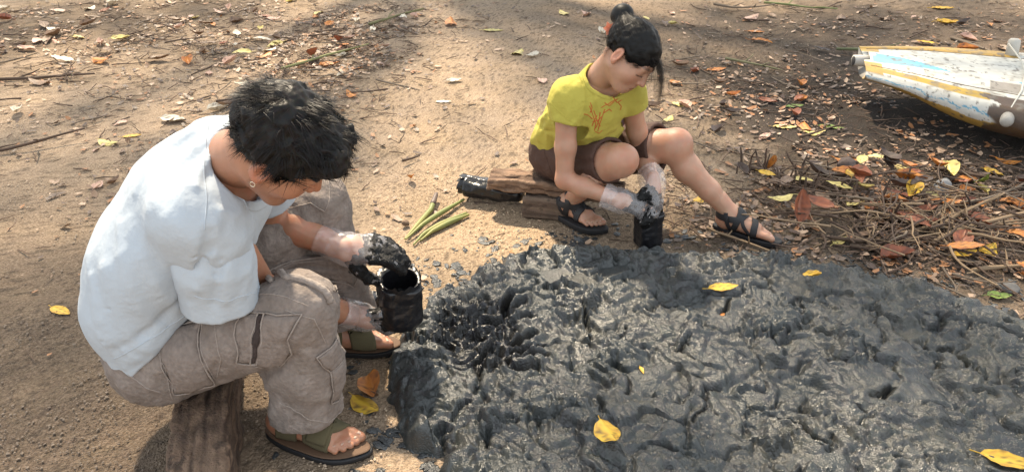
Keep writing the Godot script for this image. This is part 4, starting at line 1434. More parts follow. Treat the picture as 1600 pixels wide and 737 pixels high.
	# the hem hangs slack over the shorts
	t.cut(Vector3(0.20, 0.238, -2.70), Vector3(0.05, -0.93, -0.25).normalized(), 10.0, 0.006)
	t.cap(shR + Vector3(0.0, -0.01, 0), shL, 0.052, 0.052, 0.05)
	var slR := shR.lerp(elR, 0.30)
	var slL := shL.lerp(elL, 0.22)
	t.cap(shR, slR, 0.055, 0.058, 0.035)
	t.cap(shL, slL, 0.054, 0.056, 0.035)
	for w in [[880, 100, 868, 130, 862, 160, 0.004, 0.012], [905, 130, 912, 160, 905, 195, 0.006, 0.010], [850, 160, 846, 190, 842, 215, 0.006, 0.011], [865, 170, 868, 200, 880, 222, 0.007, 0.011], [838, 195, 860, 205, 890, 212, -0.006, 0.009],
			[870, 215, 890, 200, 910, 180, 0.006, 0.010], [900, 215, 930, 212, 960, 200, 0.005, 0.010], [835, 180, 850, 185, 872, 186, 0.005, 0.010], [912, 130, 925, 150, 930, 180, -0.006, 0.010], [955, 150, 968, 165, 975, 180, 0.005, 0.010],
			[940, 140, 950, 160, 948, 190, 0.004, 0.010], [893, 110, 905, 120, 914, 135, 0.005, 0.008], [832, 220, 846, 208, 858, 190, 0.006, 0.010]]:
		t.fold(trace(t, w.slice(0, 6)), w[6], w[7])
	t.noise(simplex(12.0, 191, 2), 0.0045, Vector3(1.4, 0.8, 1.0))
	t.noise(simplex(9.0, 193, 2, FastNoiseLite.TYPE_SIMPLEX_SMOOTH, FastNoiseLite.FRACTAL_RIDGED), 0.0035, Vector3(1.4, 0.7, 1.2))
	var ar := (elR - shR).normalized()
	var al := (elL - shL).normalized()
	t.cut(slR, (ar + Vector3(-0.2, 0, 0)).normalized(), 0.080, 0.004)
	t.cut(slL, al, 0.075, 0.004)
	t.cap(slR - ar * 0.03, slR + ar * 0.05, 0.050, 0.054, 0.004, Vector3.ZERO, 1.0, true)
	t.cap(slL - al * 0.03, slL + al * 0.05, 0.048, 0.052, 0.004, Vector3.ZERO, 1.0, true)
	var nd := (hc - neck).normalized()
	var na := neck - nd * 0.020 + fr * 0.020
	var nb := neck + nd * 0.10 + fr * 0.01
	t.cap(na, nb, 0.062, 0.085, 0.005, Vector3.ZERO, 1.0, true)
	t.cap(Vector3(0.205, 0.20, -2.71), Vector3(0.212, 0.26, -2.69), 0.122, 0.122, 0.005, fr, 1.33, true)
	var ta := Acc.new()
	t.mesh(ta, plain(Color.WHITE))
	var shirt := put(ta.mesh(), "t_shirt", M.shirt_yellow, who)
	var rib := Acc.new()
	collar(rib, t, na, nb, 0.062, 0.085, 0.012, 0.0018)
	put(rib.mesh(), "collar", M.shirt_yellow, shirt)
	for s in [[892, 100, 905, 118, 913, 138, 914, 160, 906, 185], [861, 160, 872, 172, 885, 184, 899, 193]]:
		var sw := Acc.new()
		seam(sw, t, trace(t, s), 0.0013)
		put(sw.mesh(), "stitching", M.shirt_yellow, shirt)
	# the red print on the chest: thin branching strands
	var pr := Acc.new()
	for s in [[921, 165, 926, 178, 931, 192, 929, 204], [928, 172, 932, 185, 938, 197], [938, 175, 936, 188, 931, 200], [945, 170, 941, 182, 937, 194, 934, 205], [926, 190, 934, 188, 942, 180],
			[940, 168, 948, 163, 957, 158, 966, 154], [945, 160, 952, 165, 960, 158], [958, 152, 964, 160, 972, 156], [950, 156, 957, 150, 966, 149], [966, 160, 971, 166, 969, 172], [912, 178, 920, 180, 926, 186], [930, 205, 936, 208, 941, 203], [933, 180, 929, 187, 925, 197], [922, 160, 925, 168, 922, 176], [944, 176, 952, 170, 956, 174]]:
		seam(pr, t, trace(t, s), 0.0013, Color.WHITE, 6, -0.0004, 0.0008)
	put(pr.mesh(), "printed_pattern", M.print_red, shirt)

	# ---- shorts
	var c := Field.new(Vector3(0.02, 0.10, -2.92), Vector3(0.66, 0.44, -2.24), 0.0050)
	c.cap(hipR + Vector3(-0.02, 0.02, -0.01), hipL + Vector3(-0.02, 0.02, -0.01), 0.098, 0.098, 0.03)
	c.cap(Vector3(0.17, 0.215, -2.72), Vector3(0.23, 0.21, -2.80), 0.095, 0.095, 0.03)
	c.cap(hipR, hipR.lerp(kneeR, 0.90), 0.102, 0.080, 0.02)
	c.cap(hipL, hipL.lerp(kneeL, 0.88), 0.102, 0.084, 0.02)
	c.cap(hipR.lerp(kneeR, 0.15) + Vector3(0, 0.03, 0), hipL.lerp(kneeL, 0.45) + Vector3(0, 0.01, 0), 0.07, 0.06, 0.04)   # the lap
	# slack cloth hanging under the far leg
	c.cap(hipL.lerp(kneeL, 0.5) + Vector3(0, -0.04, 0.01), hipL.lerp(kneeL, 0.85) + Vector3(-0.01, -0.06, 0.02), 0.05, 0.045, 0.03)
	for w in [[850, 235, 870, 250, 880, 268, 0.006, 0.010], [895, 222, 920, 228, 945, 225, 0.005, 0.010], [880, 250, 900, 240, 930, 245, 0.006, 0.012], [840, 250, 855, 268, 865, 280, 0.006, 0.010], [900, 260, 925, 255, 940, 262, -0.006, 0.010], [975, 205, 995, 200, 1010, 205, 0.006, 0.010], [960, 200, 985, 208, 1005, 214, -0.006, 0.008]]:
		c.fold(trace(c, w.slice(0, 6)), w[6], w[7])
	c.noise(simplex(13.0, 195, 3), 0.005)
	var tr := (kneeR - hipR).normalized()
	var tl := (kneeL - hipL).normalized()
	var hmR := hipR.lerp(kneeR, 0.88)
	var hmL := hipL.lerp(kneeL, 0.86)
	c.cut(hmR, tr, 0.125, 0.004)
	c.cut(hmL, tl, 0.135, 0.004)
	c.cap(hmR - tr * 0.004, hmR + tr * 0.06, 0.068, 0.072, 0.004, Vector3.ZERO, 1.0, true)
	c.cap(hmL - tl * 0.004, hmL + tl * 0.06, 0.072, 0.076, 0.004, Vector3.ZERO, 1.0, true)
	var ca := Acc.new()
	c.mesh(ca, plain(Color.WHITE))
	var sh := put(ca.mesh(), "shorts", M.shorts_brown, who)
	for s in [[851, 232, 855, 250, 862, 268, 872, 280], [955, 216, 943, 232, 933, 248, 929, 262]]:
		var ss := Acc.new()
		seam(ss, c, trace(c, s), 0.0014)
		put(ss.mesh(), "stitching", M.shorts_brown, sh)

	# ---- sandals: black soles and webbing
	for e in feet: sandal_web(who, e[0], e[1], e[2], e[3], 0.225, e[4], e[5])
	# ---- gloves: loose clear film, muddy finger ends
	glove(who, handR, wrR, elR, 0.5, 0.0055, 0.045)
	glove(who, handL, wrL, elL, 0.5, 0.0065, 0.05)

	# ---- hair: parted, drawn back to a bun, fringe hanging over the brow
	var hh := Field.new(hc - Vector3.ONE * 0.19, hc + Vector3.ONE * 0.19, 0.0036)
	var L := func(x, y, z): return hc + hb * (Vector3(x, y, z) * kh)
	hh.ell(L.call(0, 0.028, -0.014), hb, Vector3(0.081, 0.090, 0.103) * kh, 0.01)
	hh.ell(L.call(0, -0.068, 0.072), hb, Vector3(0.088, 0.088, 0.075) * kh, 0.012, true)
	hh.cut(L.call(0, -0.050, -0.06), hb * Vector3(0, -1, -0.25).normalized(), 0.4, 0.01)
	for s in [-1.0, 1.0]: hh.ell(L.call(s * 0.090, -0.020, -0.002), hb, Vector3(0.030, 0.040, 0.026) * kh, 0.008, true)
	hh.noise(simplex(20.0, 201, 2), 0.005)
	hh.noise(simplex(45.0, 202, 2), 0.0025)
	var bun: Vector3 = Vector3(0.356, 0.795, -2.475)
	hh.ell(bun, Basis.IDENTITY, Vector3(0.036, 0.032, 0.036), 0.008)
	hh.cap(bun + Vector3(-0.02, -0.012, 0.0), L.call(0, 0.05, -0.10), 0.017, 0.02, 0.014)
	var ha := Acc.new()
	hh.mesh(ha, plain(Color(0.011, 0.010, 0.010)))
	var cnt := 0
	while cnt < 7500:
		var q := Vector3(rng.randfn(), rng.randfn(), rng.randfn()).normalized()
		var lp: Vector3 = hh.onto(L.call(q.x * 0.08, 0.03 + q.y * 0.085, -0.012 + q.z * 0.10))
		var n := hh.grad(lp)
		var ll: Vector3 = hb.inverse() * (lp - hc) / kh
		if ll.y < -0.045: continue
		cnt += 1
		# hair runs back to the bun; at the front it falls over the brow
		var d := (bun - lp).normalized()
		var front := ll.z > 0.045 and ll.y < 0.075
		if front: d = (hb * Vector3(signf(ll.x - 0.012) * 1.0, -0.55, -0.45)).normalized()
		d = (d - n * d.dot(n) * 0.9).normalized()
		d = (d + n * (0.35 if rng.randf() < 0.05 else 0.06) + Vector3(rng.randfn(), rng.randfn(), rng.randfn()) * 0.10).normalized()
		var v := 0.007 + 0.012 * rng.randf() * rng.randf()
		strand(ha, lp - n * 0.003, d, -n * 0.35, minf((0.030 if front else 0.045) + 0.02 * rng.randf(), lp.distance_to(bun) * 0.8), 0.0007, Color(v * 1.1, v, v * 0.97))
	for i in 300:   # the loose fringe hangs forward of the face
		var a := rng.randf()
		var side := 0.048 if i % 8 else -0.02
		var r0: Vector3 = hh.onto(L.call(side + rng.randfn() * 0.026, 0.052 + rng.randfn() * 0.012, 0.080))
		var v := 0.006 + 0.010 * rng.randf()
		strand(ha, r0, (hb * Vector3(rng.randfn() * 0.10, -0.25, 1.0)).normalized() * 0.6 + Vector3(0.25, -0.2, 0.0), Vector3(-0.35, -0.95, 0.0) + Vector3(rng.randfn(), 0, rng.randfn()) * 0.10, 0.065 + 0.050 * a, 0.0008, Color(v * 1.1, v, v), 6)
	for i in 60:    # wisps behind the ear and at the nape
		var r0: Vector3 = hh.onto(L.call(-0.06 + rng.randfn() * 0.012, -0.03 + rng.randfn() * 0.015, -0.05))
		strand(ha, r0, (hb * Vector3(-0.15, -0.3, -0.8)).normalized() + Vector3(rng.randfn(), rng.randfn(), rng.randfn()) * 0.2, Vector3(-0.2, -0.8, 0.1), 0.045 + 0.03 * rng.randf(), 0.0008, Color(0.012, 0.010, 0.010), 5)
	for i in 380:   # the coiled bun
		var q := Vector3(rng.randfn(), rng.randfn(), rng.randfn()).normalized()
		var p := bun + q * Vector3(0.034, 0.030, 0.034)
		var d := q.cross(Vector3(0.3, 0.8, 0.4)).normalized()
		strand(ha, p, d, -q * 1.0, 0.022 + 0.012 * rng.randf(), 0.0011, Color(0.013, 0.011, 0.010) * (0.6 + rng.randf()))
	var hair := put(ha.mesh(), "hair", M.hair, who)
	# coral flower clip at the root of the bun
	var fl := Acc.new()
	var fc := Vector3(0.318, 0.752, -2.455)
	for i in 6:
		var a := TAU * i / 6
		var d := (Vector3(-0.5, 0.1, 0.85).cross(Vector3.UP).normalized() * cos(a) + Vector3.UP * sin(a))
		var s := d.cross(Vector3(-0.5, 0.1, 0.85)).normalized()
		var b0 := fl.vert(fc, Color(0.70, 0.16, 0.08))
		var b1 := fl.vert(fc + d * 0.014 + s * 0.008 + Vector3(-0.3, 0, 0.5) * 0.010, Color(0.75, 0.22, 0.12))
		var b2 := fl.vert(fc + d * 0.026 + Vector3(-0.3, 0, 0.5) * 0.006, Color(0.80, 0.32, 0.20))
		var b3 := fl.vert(fc + d * 0.014 - s * 0.008 + Vector3(-0.3, 0, 0.5) * 0.010, Color(0.75, 0.22, 0.12))
		fl.quad(b0, b1, b2, b3)
	put(fl.mesh(), "flower_clip", M.leaf, hair, "small coral flower hair clip")

func sandal_web(who: Node3D, foot: Field, o: Vector3, X: Vector3, Z: Vector3, L: float, ank: Vector3, knee: Vector3):
	var s := L / 0.25
	var W := func(x, y, z): return o + (X * x + Vector3.UP * y + Z * z) * s
	var root := Node3D.new()
	root.name = "sandal"
	who.add_child(root, true)
	put(sole_mesh(o + Vector3.DOWN * 0.024, X, Z, L * 1.06, 0.024, 1.02).mesh(), "sole", M.sandal_black, root)
	var a := Acc.new()
	band(a, foot, [W.call(0.046, 0.0, 0.165), W.call(0.036, 0.05, 0.165), W.call(0.0, 0.08, 0.160), W.call(-0.036, 0.05, 0.145), W.call(-0.050, 0.0, 0.135)], 0.026 * s, 0.005)
	put(a.mesh(), "toe_strap", M.sandal_black, root)
	a = Acc.new()
	band(a, foot, [W.call(0.044, 0.0, 0.08), W.call(0.036, 0.06, 0.095), W.call(0.002, 0.11, 0.100), W.call(-0.034, 0.06, 0.09), W.call(-0.046, 0.0, 0.08)], 0.024 * s, 0.005)
	put(a.mesh(), "instep_strap", M.sandal_black, root)
	a = Acc.new()
	var up := (knee - ank).normalized()
	var q := []
	for i in 17:
		var t := TAU * i / 16
		q.append(ank + up * 0.006 + (X * cos(t) + Z * sin(t)) * 0.04)
	band(a, foot, q, 0.026 * s, 0.005, Color.WHITE, 2, true)
	put(a.mesh(), "ankle_strap", M.sandal_black, root)
	a = Acc.new()
	for sd in [-1.0, 1.0]:
		band(a, foot, [W.call(sd * 0.034, 0.085, 0.045), W.call(sd * 0.045, 0.04, 0.06), W.call(sd * 0.046, 0.0, 0.075)], 0.016 * s, 0.0045)
		band(a, foot, [W.call(sd * 0.020, 0.06, 0.105), W.call(sd * 0.040, 0.035, 0.13), W.call(sd * 0.046, 0.01, 0.15)], 0.014 * s, 0.0045)
	put(a.mesh(), "side_strap", M.sandal_black, root)

# ---------------------------------------------------------------- seats, bags, stalks
# a weathered beam: a box field worn by noise, grain along its length
func beam(c: Vector3, b: Basis, half: Vector3, cell: float, dark: Color, pale: Color, sd: int, groove := 0.006) -> ArrayMesh:
	var r := Vector3(b.x.abs() * half.x + b.y.abs() * half.y + b.z.abs() * half.z) + Vector3.ONE * 0.03
	var f := Field.new(c - r, c + r, cell)
	f.box(c, b, half, 0.010, 0.004)
	var bi := b.inverse()
	var n1 := simplex(1.0, sd, 4)
	var n2 := simplex(1.0, sd + 1, 3)
	for iz in f.nz:
		for iy in f.ny:
			for ix in f.nx:
				var k := (iz * f.ny + iy) * f.nx + ix
				if absf(f.d[k]) > 0.03: continue
				var q := bi * (f.o + Vector3(ix, iy, iz) * f.h - c)
				# long cracks and worn ridges run with the grain (local x)
				var g := n1.get_noise_3d(q.x * 2.2, q.y * 38.0, q.z * 38.0)
				var e := n2.get_noise_3d(q.x * 5.0, q.y * 9.0, q.z * 9.0)
				f.d[k] += groove * maxf(g - 0.05, 0.0) * 2.4 - e * groove * 1.6 - groove * 1.2 * n2.get_noise_3d(q.x * 16.0, q.y * 22.0, q.z * 22.0)
	var acc := Acc.new()
	var n3 := simplex(1.0, sd + 2, 4)
	f.mesh(acc, func(p: Vector3) -> Color:
		var q: Vector3 = bi * (p - c)
		var g := n3.get_noise_3d(q.x * 2.5, q.y * 60.0, q.z * 60.0)
		var w := n1.get_noise_3d(q.x * 2.2, q.y * 38.0, q.z * 38.0)
		var col := dark.lerp(pale, clampf(0.5 + g * 1.0 - maxf(w, 0.0) * 1.2, 0.0, 1.0))
		var knot := n2.get_noise_3d(q.x * 7.0 + 3.0, q.y * 10.0, q.z * 10.0)
		col = col * (1.0 + 0.5 * knot)
		if knot > 0.34: col = col.lerp(dark * 0.5, 0.6)
		col.a = 1.0
		return col)
	return acc.mesh()

func build_seats():
	var dir := Vector3(0.287, 0, 0.957).normalized()
	var b := Basis(dir, Vector3.UP, dir.cross(Vector3.UP))
	var top := Vector3(-0.735, 0.0, -1.36)
	var m := beam(top + dir * 0.02 + Vector3(0, 0.078, 0), b, Vector3(0.31, 0.082, 0.065), 0.0055, Color(0.055, 0.033, 0.022), Color(0.17, 0.108, 0.07), 301)
	var o := put(m, "wooden_beam", M.wood_old)
	tag(o, "thick dark brown wooden beam under the seated man", "beam")
	var px := Vector3(0.534, 0, 0.131).normalized()
	var pb := Basis(px, Vector3.UP, px.cross(Vector3.UP))
	m = beam(Vector3(0.165, 0.115, -2.615), pb, Vector3(0.262, 0.028, 0.056), 0.0045, Color(0.070, 0.038, 0.024), Color(0.240, 0.150, 0.095), 311, 0.007)
	o = put(m, "wooden_plank", M.wood_old)
	tag(o, "weathered reddish brown plank the woman sits on, its grain worn into ridges", "plank")
	m = beam(Vector3(0.150, 0.042, -2.585), pb, Vector3(0.105, 0.044, 0.045), 0.005, Color(0.075, 0.050, 0.036), Color(0.17, 0.12, 0.085), 321, 0.003)
	o = put(m, "wooden_block", M.wood_old)
	tag(o, "short wooden block propping up the woman's plank", "block")

func bag_mesh(foot: Vector3, head: Vector3, r: float, sd: int, fill: float) -> Acc:
	var f := Field.new(foot.min(head) - Vector3.ONE * (r + 0.03), foot.max(head) + Vector3.ONE * (r + 0.05), 0.0034)
	var ax := (head - foot).normalized()
	# squarish, slack bag: a few upright creases and a pinched foot
	f.box(foot.lerp(head + ax * 0.06, 0.5), Basis(ax.cross(Vector3.BACK).normalized(), ax, Vector3.BACK).rotated(ax, 0.35), Vector3(r * 0.98, (head - foot).length() * 0.5 + 0.03, r * 0.98), r * 0.55, 0.01)
	f.box(foot + ax * 0.02, Basis(ax.cross(Vector3.BACK).normalized(), ax, Vector3.BACK), Vector3(r * 0.72, 0.020, r * 0.72), 0.012, 0.02)
	for i in 9:
		var a := TAU * i / 9 + sd
		var d := Vector3(cos(a), 0, sin(a)) * r
		f.fold([foot + d + ax * 0.02, foot + d.rotated(Vector3.UP, 0.2) + ax * 0.09, head + d.rotated(Vector3.UP, 0.1)], 0.0028 if i % 2 else -0.0022, 0.010)
	f.noise(simplex(12.0, sd, 3), 0.006)
	f.noise(simplex(40.0, sd + 1, 2), 0.0012)
	f.cut(head, (ax + Vector3(0.06, 0, 0.10)).normalized(), 0.3, 0.003)
	f.cap(head + ax * 0.06, head - ax * (1.0 - fill) * 0.09, r * 0.80, r * 0.78, 0.004, Vector3.ZERO, 1.0, true)
	var a := Acc.new()
	f.mesh(a, plain(Color.WHITE))
	# ragged crumpled rim
	var n := 46
	var u := ax.cross(Vector3.BACK).normalized()
	var w := ax.cross(u)
	var jag := simplex(3.0, sd + 3, 2)
	var first := a.v.size()
	for i in n + 1:
		var t := TAU * i / n
		var dr := u * cos(t) + w * sin(t)
		var j := jag.get_noise_2d(cos(t) * 1.3, sin(t) * 1.3)
		a.vert(head + dr * r * 0.97 - ax * 0.012)
		a.vert(head + dr * r * (1.0 + j * 0.06) + ax * (0.005 + 0.017 * j + 0.002 * sin(t * 7.0)))
	for i in n: a.quad(first + i * 2, first + i * 2 + 1, first + i * 2 + 3, first + i * 2 + 2)
	return a

func lumps(c: Vector3, r: float, n: int, size: float, sd: int, flat := 0.5) -> Acc:
	var f := Field.new(c - Vector3.ONE * (r + size + 0.02), c + Vector3.ONE * (r + size + 0.02), 0.0035)
	for i in n:
		var a := rng.randf() * TAU
		var q := Vector3(cos(a), 0, sin(a)) * r * sqrt(rng.randf()) + Vector3.UP * rng.randf() * r * flat
		f.ell(c + q, Basis.from_euler(Vector3(rng.randf(), rng.randf(), rng.randf()) * 3.0), Vector3(size, size * (0.5 + 0.4 * rng.randf()), size * (0.6 + 0.4 * rng.randf())), 0.006)
	f.noise(simplex(40.0, sd, 3), 0.006)
	var a := Acc.new()
	f.mesh(a, plain(Color.WHITE))
	return a

func build_props():
	# the bag in the man's hands
	var bag := thing("seedling_bag", "open black plastic bag held by the man over the edge of the mud", "bag", Vector3(-0.30, 0.15, -1.67))
	put(bag_mesh(Vector3(-0.302, 0.160, -1.675), Vector3(-0.294, 0.308, -1.665), 0.057, 401, 0.0).mesh(), "bag_wall", M.plastic_black, bag)
	put(lumps(Vector3(-0.296, 0.232, -1.668), 0.035, 14, 0.018, 402).mesh(), "mud_fill", M.wet_mud, bag)
	# the bag the woman fills
	bag = thing("seedling_bag", "full black plastic bag standing on the ground between the woman's gloved hands", "bag", Vector3(0.485, 0, -2.35))
	put(bag_mesh(Vector3(0.488, 0.004, -2.350), Vector3(0.480, 0.150, -2.345), 0.046, 411, 1.0).mesh(), "bag_wall", M.plastic_black, bag)
	put(lumps(Vector3(0.480, 0.150, -2.343), 0.034, 22, 0.015, 412, 0.9).mesh(), "mud_fill", M.wet_mud, bag)
	# empty bag lying behind the man's hand
	var eb := Field.new(Vector3(-0.56, -0.02, -2.10), Vector3(-0.36, 0.10, -1.90), 0.0034)
	eb.cap(Vector3(-0.455, 0.025, -1.985), Vector3(-0.425, 0.035, -1.955), 0.028, 0.024, 0.01)
	eb.noise(simplex(26.0, 421, 3), 0.014)
	var ea := Acc.new()
	eb.mesh(ea, plain(Color.WHITE))
	tag(put(ea.mesh(), "crumpled_bag", M.plastic_black), "crumpled muddy black plastic bag on the sand behind the man's hands", "bag")
	eb = Field.new(Vector3(-0.60, -0.02, -2.12), Vector3(-0.40, 0.10, -1.94), 0.0034)
	eb.cap(Vector3(-0.520, 0.018, -2.035), Vector3(-0.475, 0.014, -2.020), 0.016, 0.012, 0.01)
	eb.noise(simplex(26.0, 422, 3), 0.012)
	ea = Acc.new()
	eb.mesh(ea, plain(Color.WHITE))
	tag(put(ea.mesh(), "plastic_wrap", M.glove), "scrap of clear plastic film lying beside the crumpled black bag", "plastic film")
	# rolled stack of black bags
	var roll := thing("bag_roll", "rolled stack of unused black plastic bags lying by the plank", "bag roll", Vector3(-0.1, 0, -2.72))
	var ra := Vector3(-0.185, 0.046, -2.752)
	var rb := Vector3(0.010, 0.042, -2.688)
	var rf := Field.new(Vector3(-0.26, -0.02, -2.84), Vector3(0.08, 0.13, -2.60), 0.0036)
	rf.cap(ra, rb, 0.046, 0.041, 0.01, Vector3.UP, 1.12)
	var ax := (rb - ra).normalized()
	for i in 8:
		var a := TAU * i / 8.0
		var d := (Vector3.UP * sin(a) + ax.cross(Vector3.UP) * cos(a)) * 0.045
		rf.fold([ra + d, ra.lerp(rb, 0.5) + d.rotated(ax, 0.3), rb + d.rotated(ax, 0.5)], 0.004, 0.008)
	rf.noise(simplex(13.0, 431, 2), 0.006)
	rf.cut(ra, -ax, 0.2, 0.004)
	ea = Acc.new()
	rf.mesh(ea, plain(Color.WHITE))
	put(ea.mesh(), "roll", M.plastic_black, roll)
	var ends := Acc.new()
	for i in 15:   # the loose folded edges at the end
		var a := -0.4 + PI * 1.25 * i / 14.0
		var r := 0.020 + 0.022 * rng.randf()
		var d := Vector3.UP * sin(a) + ax.cross(Vector3.UP) * cos(a)
		var t := ax.cross(d)
		var p := ra + d * r
		var w := 0.012 + 0.008 * rng.randf()
		var out := -ax * (0.014 + 0.018 * rng.randf())
		var v0 := ends.vert(p - t * w + ax * 0.01)
		var v1 := ends.vert(p + t * w + ax * 0.01)
		var v2 := ends.vert(p + t * w * 0.8 + out + d * 0.008)
		var v3 := ends.vert(p - t * w * 0.8 + out * 0.8 + d * 0.004)
		ends.quad(v0, v1, v2, v3)
	put(ends.mesh(), "folded_edges", M.plastic_black, roll)
	# four green mangrove seedling stalks
	var green := Color(0.165, 0.185, 0.06)
	var pts := [[Vector3(-0.389, 0.012, -2.385), Vector3(-0.350, 0.016, -2.50), Vector3(-0.316, 0.018, -2.614), Vector3(-0.303, 0.030, -2.72)],
		[Vector3(-0.384, 0.016, -2.377), Vector3(-0.335, 0.026, -2.47), Vector3(-0.285, 0.022, -2.565), Vector3(-0.194, 0.012, -2.712)],
		[Vector3(-0.353, 0.010, -2.346), Vector3(-0.325, 0.015, -2.42), Vector3(-0.268, 0.015, -2.497), Vector3(-0.178, 0.010, -2.60)],
		[Vector3(-0.331, 0.011, -2.377), Vector3(-0.295, 0.015, -2.44), Vector3(-0.240, 0.014, -2.51), Vector3(-0.168, 0.011, -2.585)]]
	var which := ["green mangrove seed pod with a brown cap, leftmost of the bunch", "long thin green seed pod reaching toward the bag roll", "short green seed pod, second from right in the bunch", "thick green seed pod nearest the mud, rightmost of the bunch"]
	for i in 4:
		var c := Curve3D.new()
		for p in pts[i]: c.add_point(p + Vector3(0, ground_y(p.x, p.z), 0))
		for k in range(1, 3):
			var tg: Vector3 = (pts[i][k + 1] - pts[i][k - 1]) * 0.2
			c.set_point_in(k, -tg)
			c.set_point_out(k, tg)
		var s := thing("seed_pod", which[i], "seed pod", pts[i][0], "green seed pods lying on the sand")
		var line := []
		var rad := []
		for k in 15:
			var u := k / 14.0
			line.append(c.sample_baked(c.get_baked_length() * u * (0.80 if i == 0 else 1.0)))
			rad.append(lerpf(0.0035, 0.0105, smoothstep(0.0, 0.5, u)) * (1.0 if i == 0 else lerpf(1.0, 0.55, smoothstep(0.6, 1.0, u))))
		var a := Acc.new()
		a.tube(line, rad, 10, green)
		for k in a.v.size():
			var q := a.v[k]
			a.c[k] = green.lerp(Color(0.30, 0.26, 0.07), clampf(sin(q.x * 90.0 + q.z * 40.0) * 0.3 + 0.2, 0, 1))
		put(a.mesh(), "stem", M.stalk, s)
		if i == 0:
			line = []
			rad = []
			for k in 6:
				line.append(c.sample_baked(c.get_baked_length() * (0.79 + 0.21 * k / 5.0)))
				rad.append([0.0115, 0.0125, 0.011, 0.010, 0.0095, 0.0085][k])
			a = Acc.new()
			a.tube(line, rad, 10, Color(0.11, 0.075, 0.06))
			put(a.mesh(), "cap", M.stalk, s)
	# pale cloth in the woman's lap
	var cf := Field.new(Vector3(0.28, 0.30, -2.66), Vector3(0.50, 0.54, -2.42), 0.0042)
	cf.cap(Vector3(0.368, 0.40, -2.545), Vector3(0.385, 0.455, -2.545), 0.036, 0.030, 0.01, Vector3(0.2, 0, 1).normalized(), 1.8)
	cf.noise(simplex(18.0, 441, 2), 0.008)
	ea = Acc.new()
	cf.mesh(ea, plain(Color.WHITE))
	tag(put(ea.mesh(), "folded_cloth", M.pale_cloth), "pale pink folded cloth tucked on the woman's lap behind her arm", "cloth")

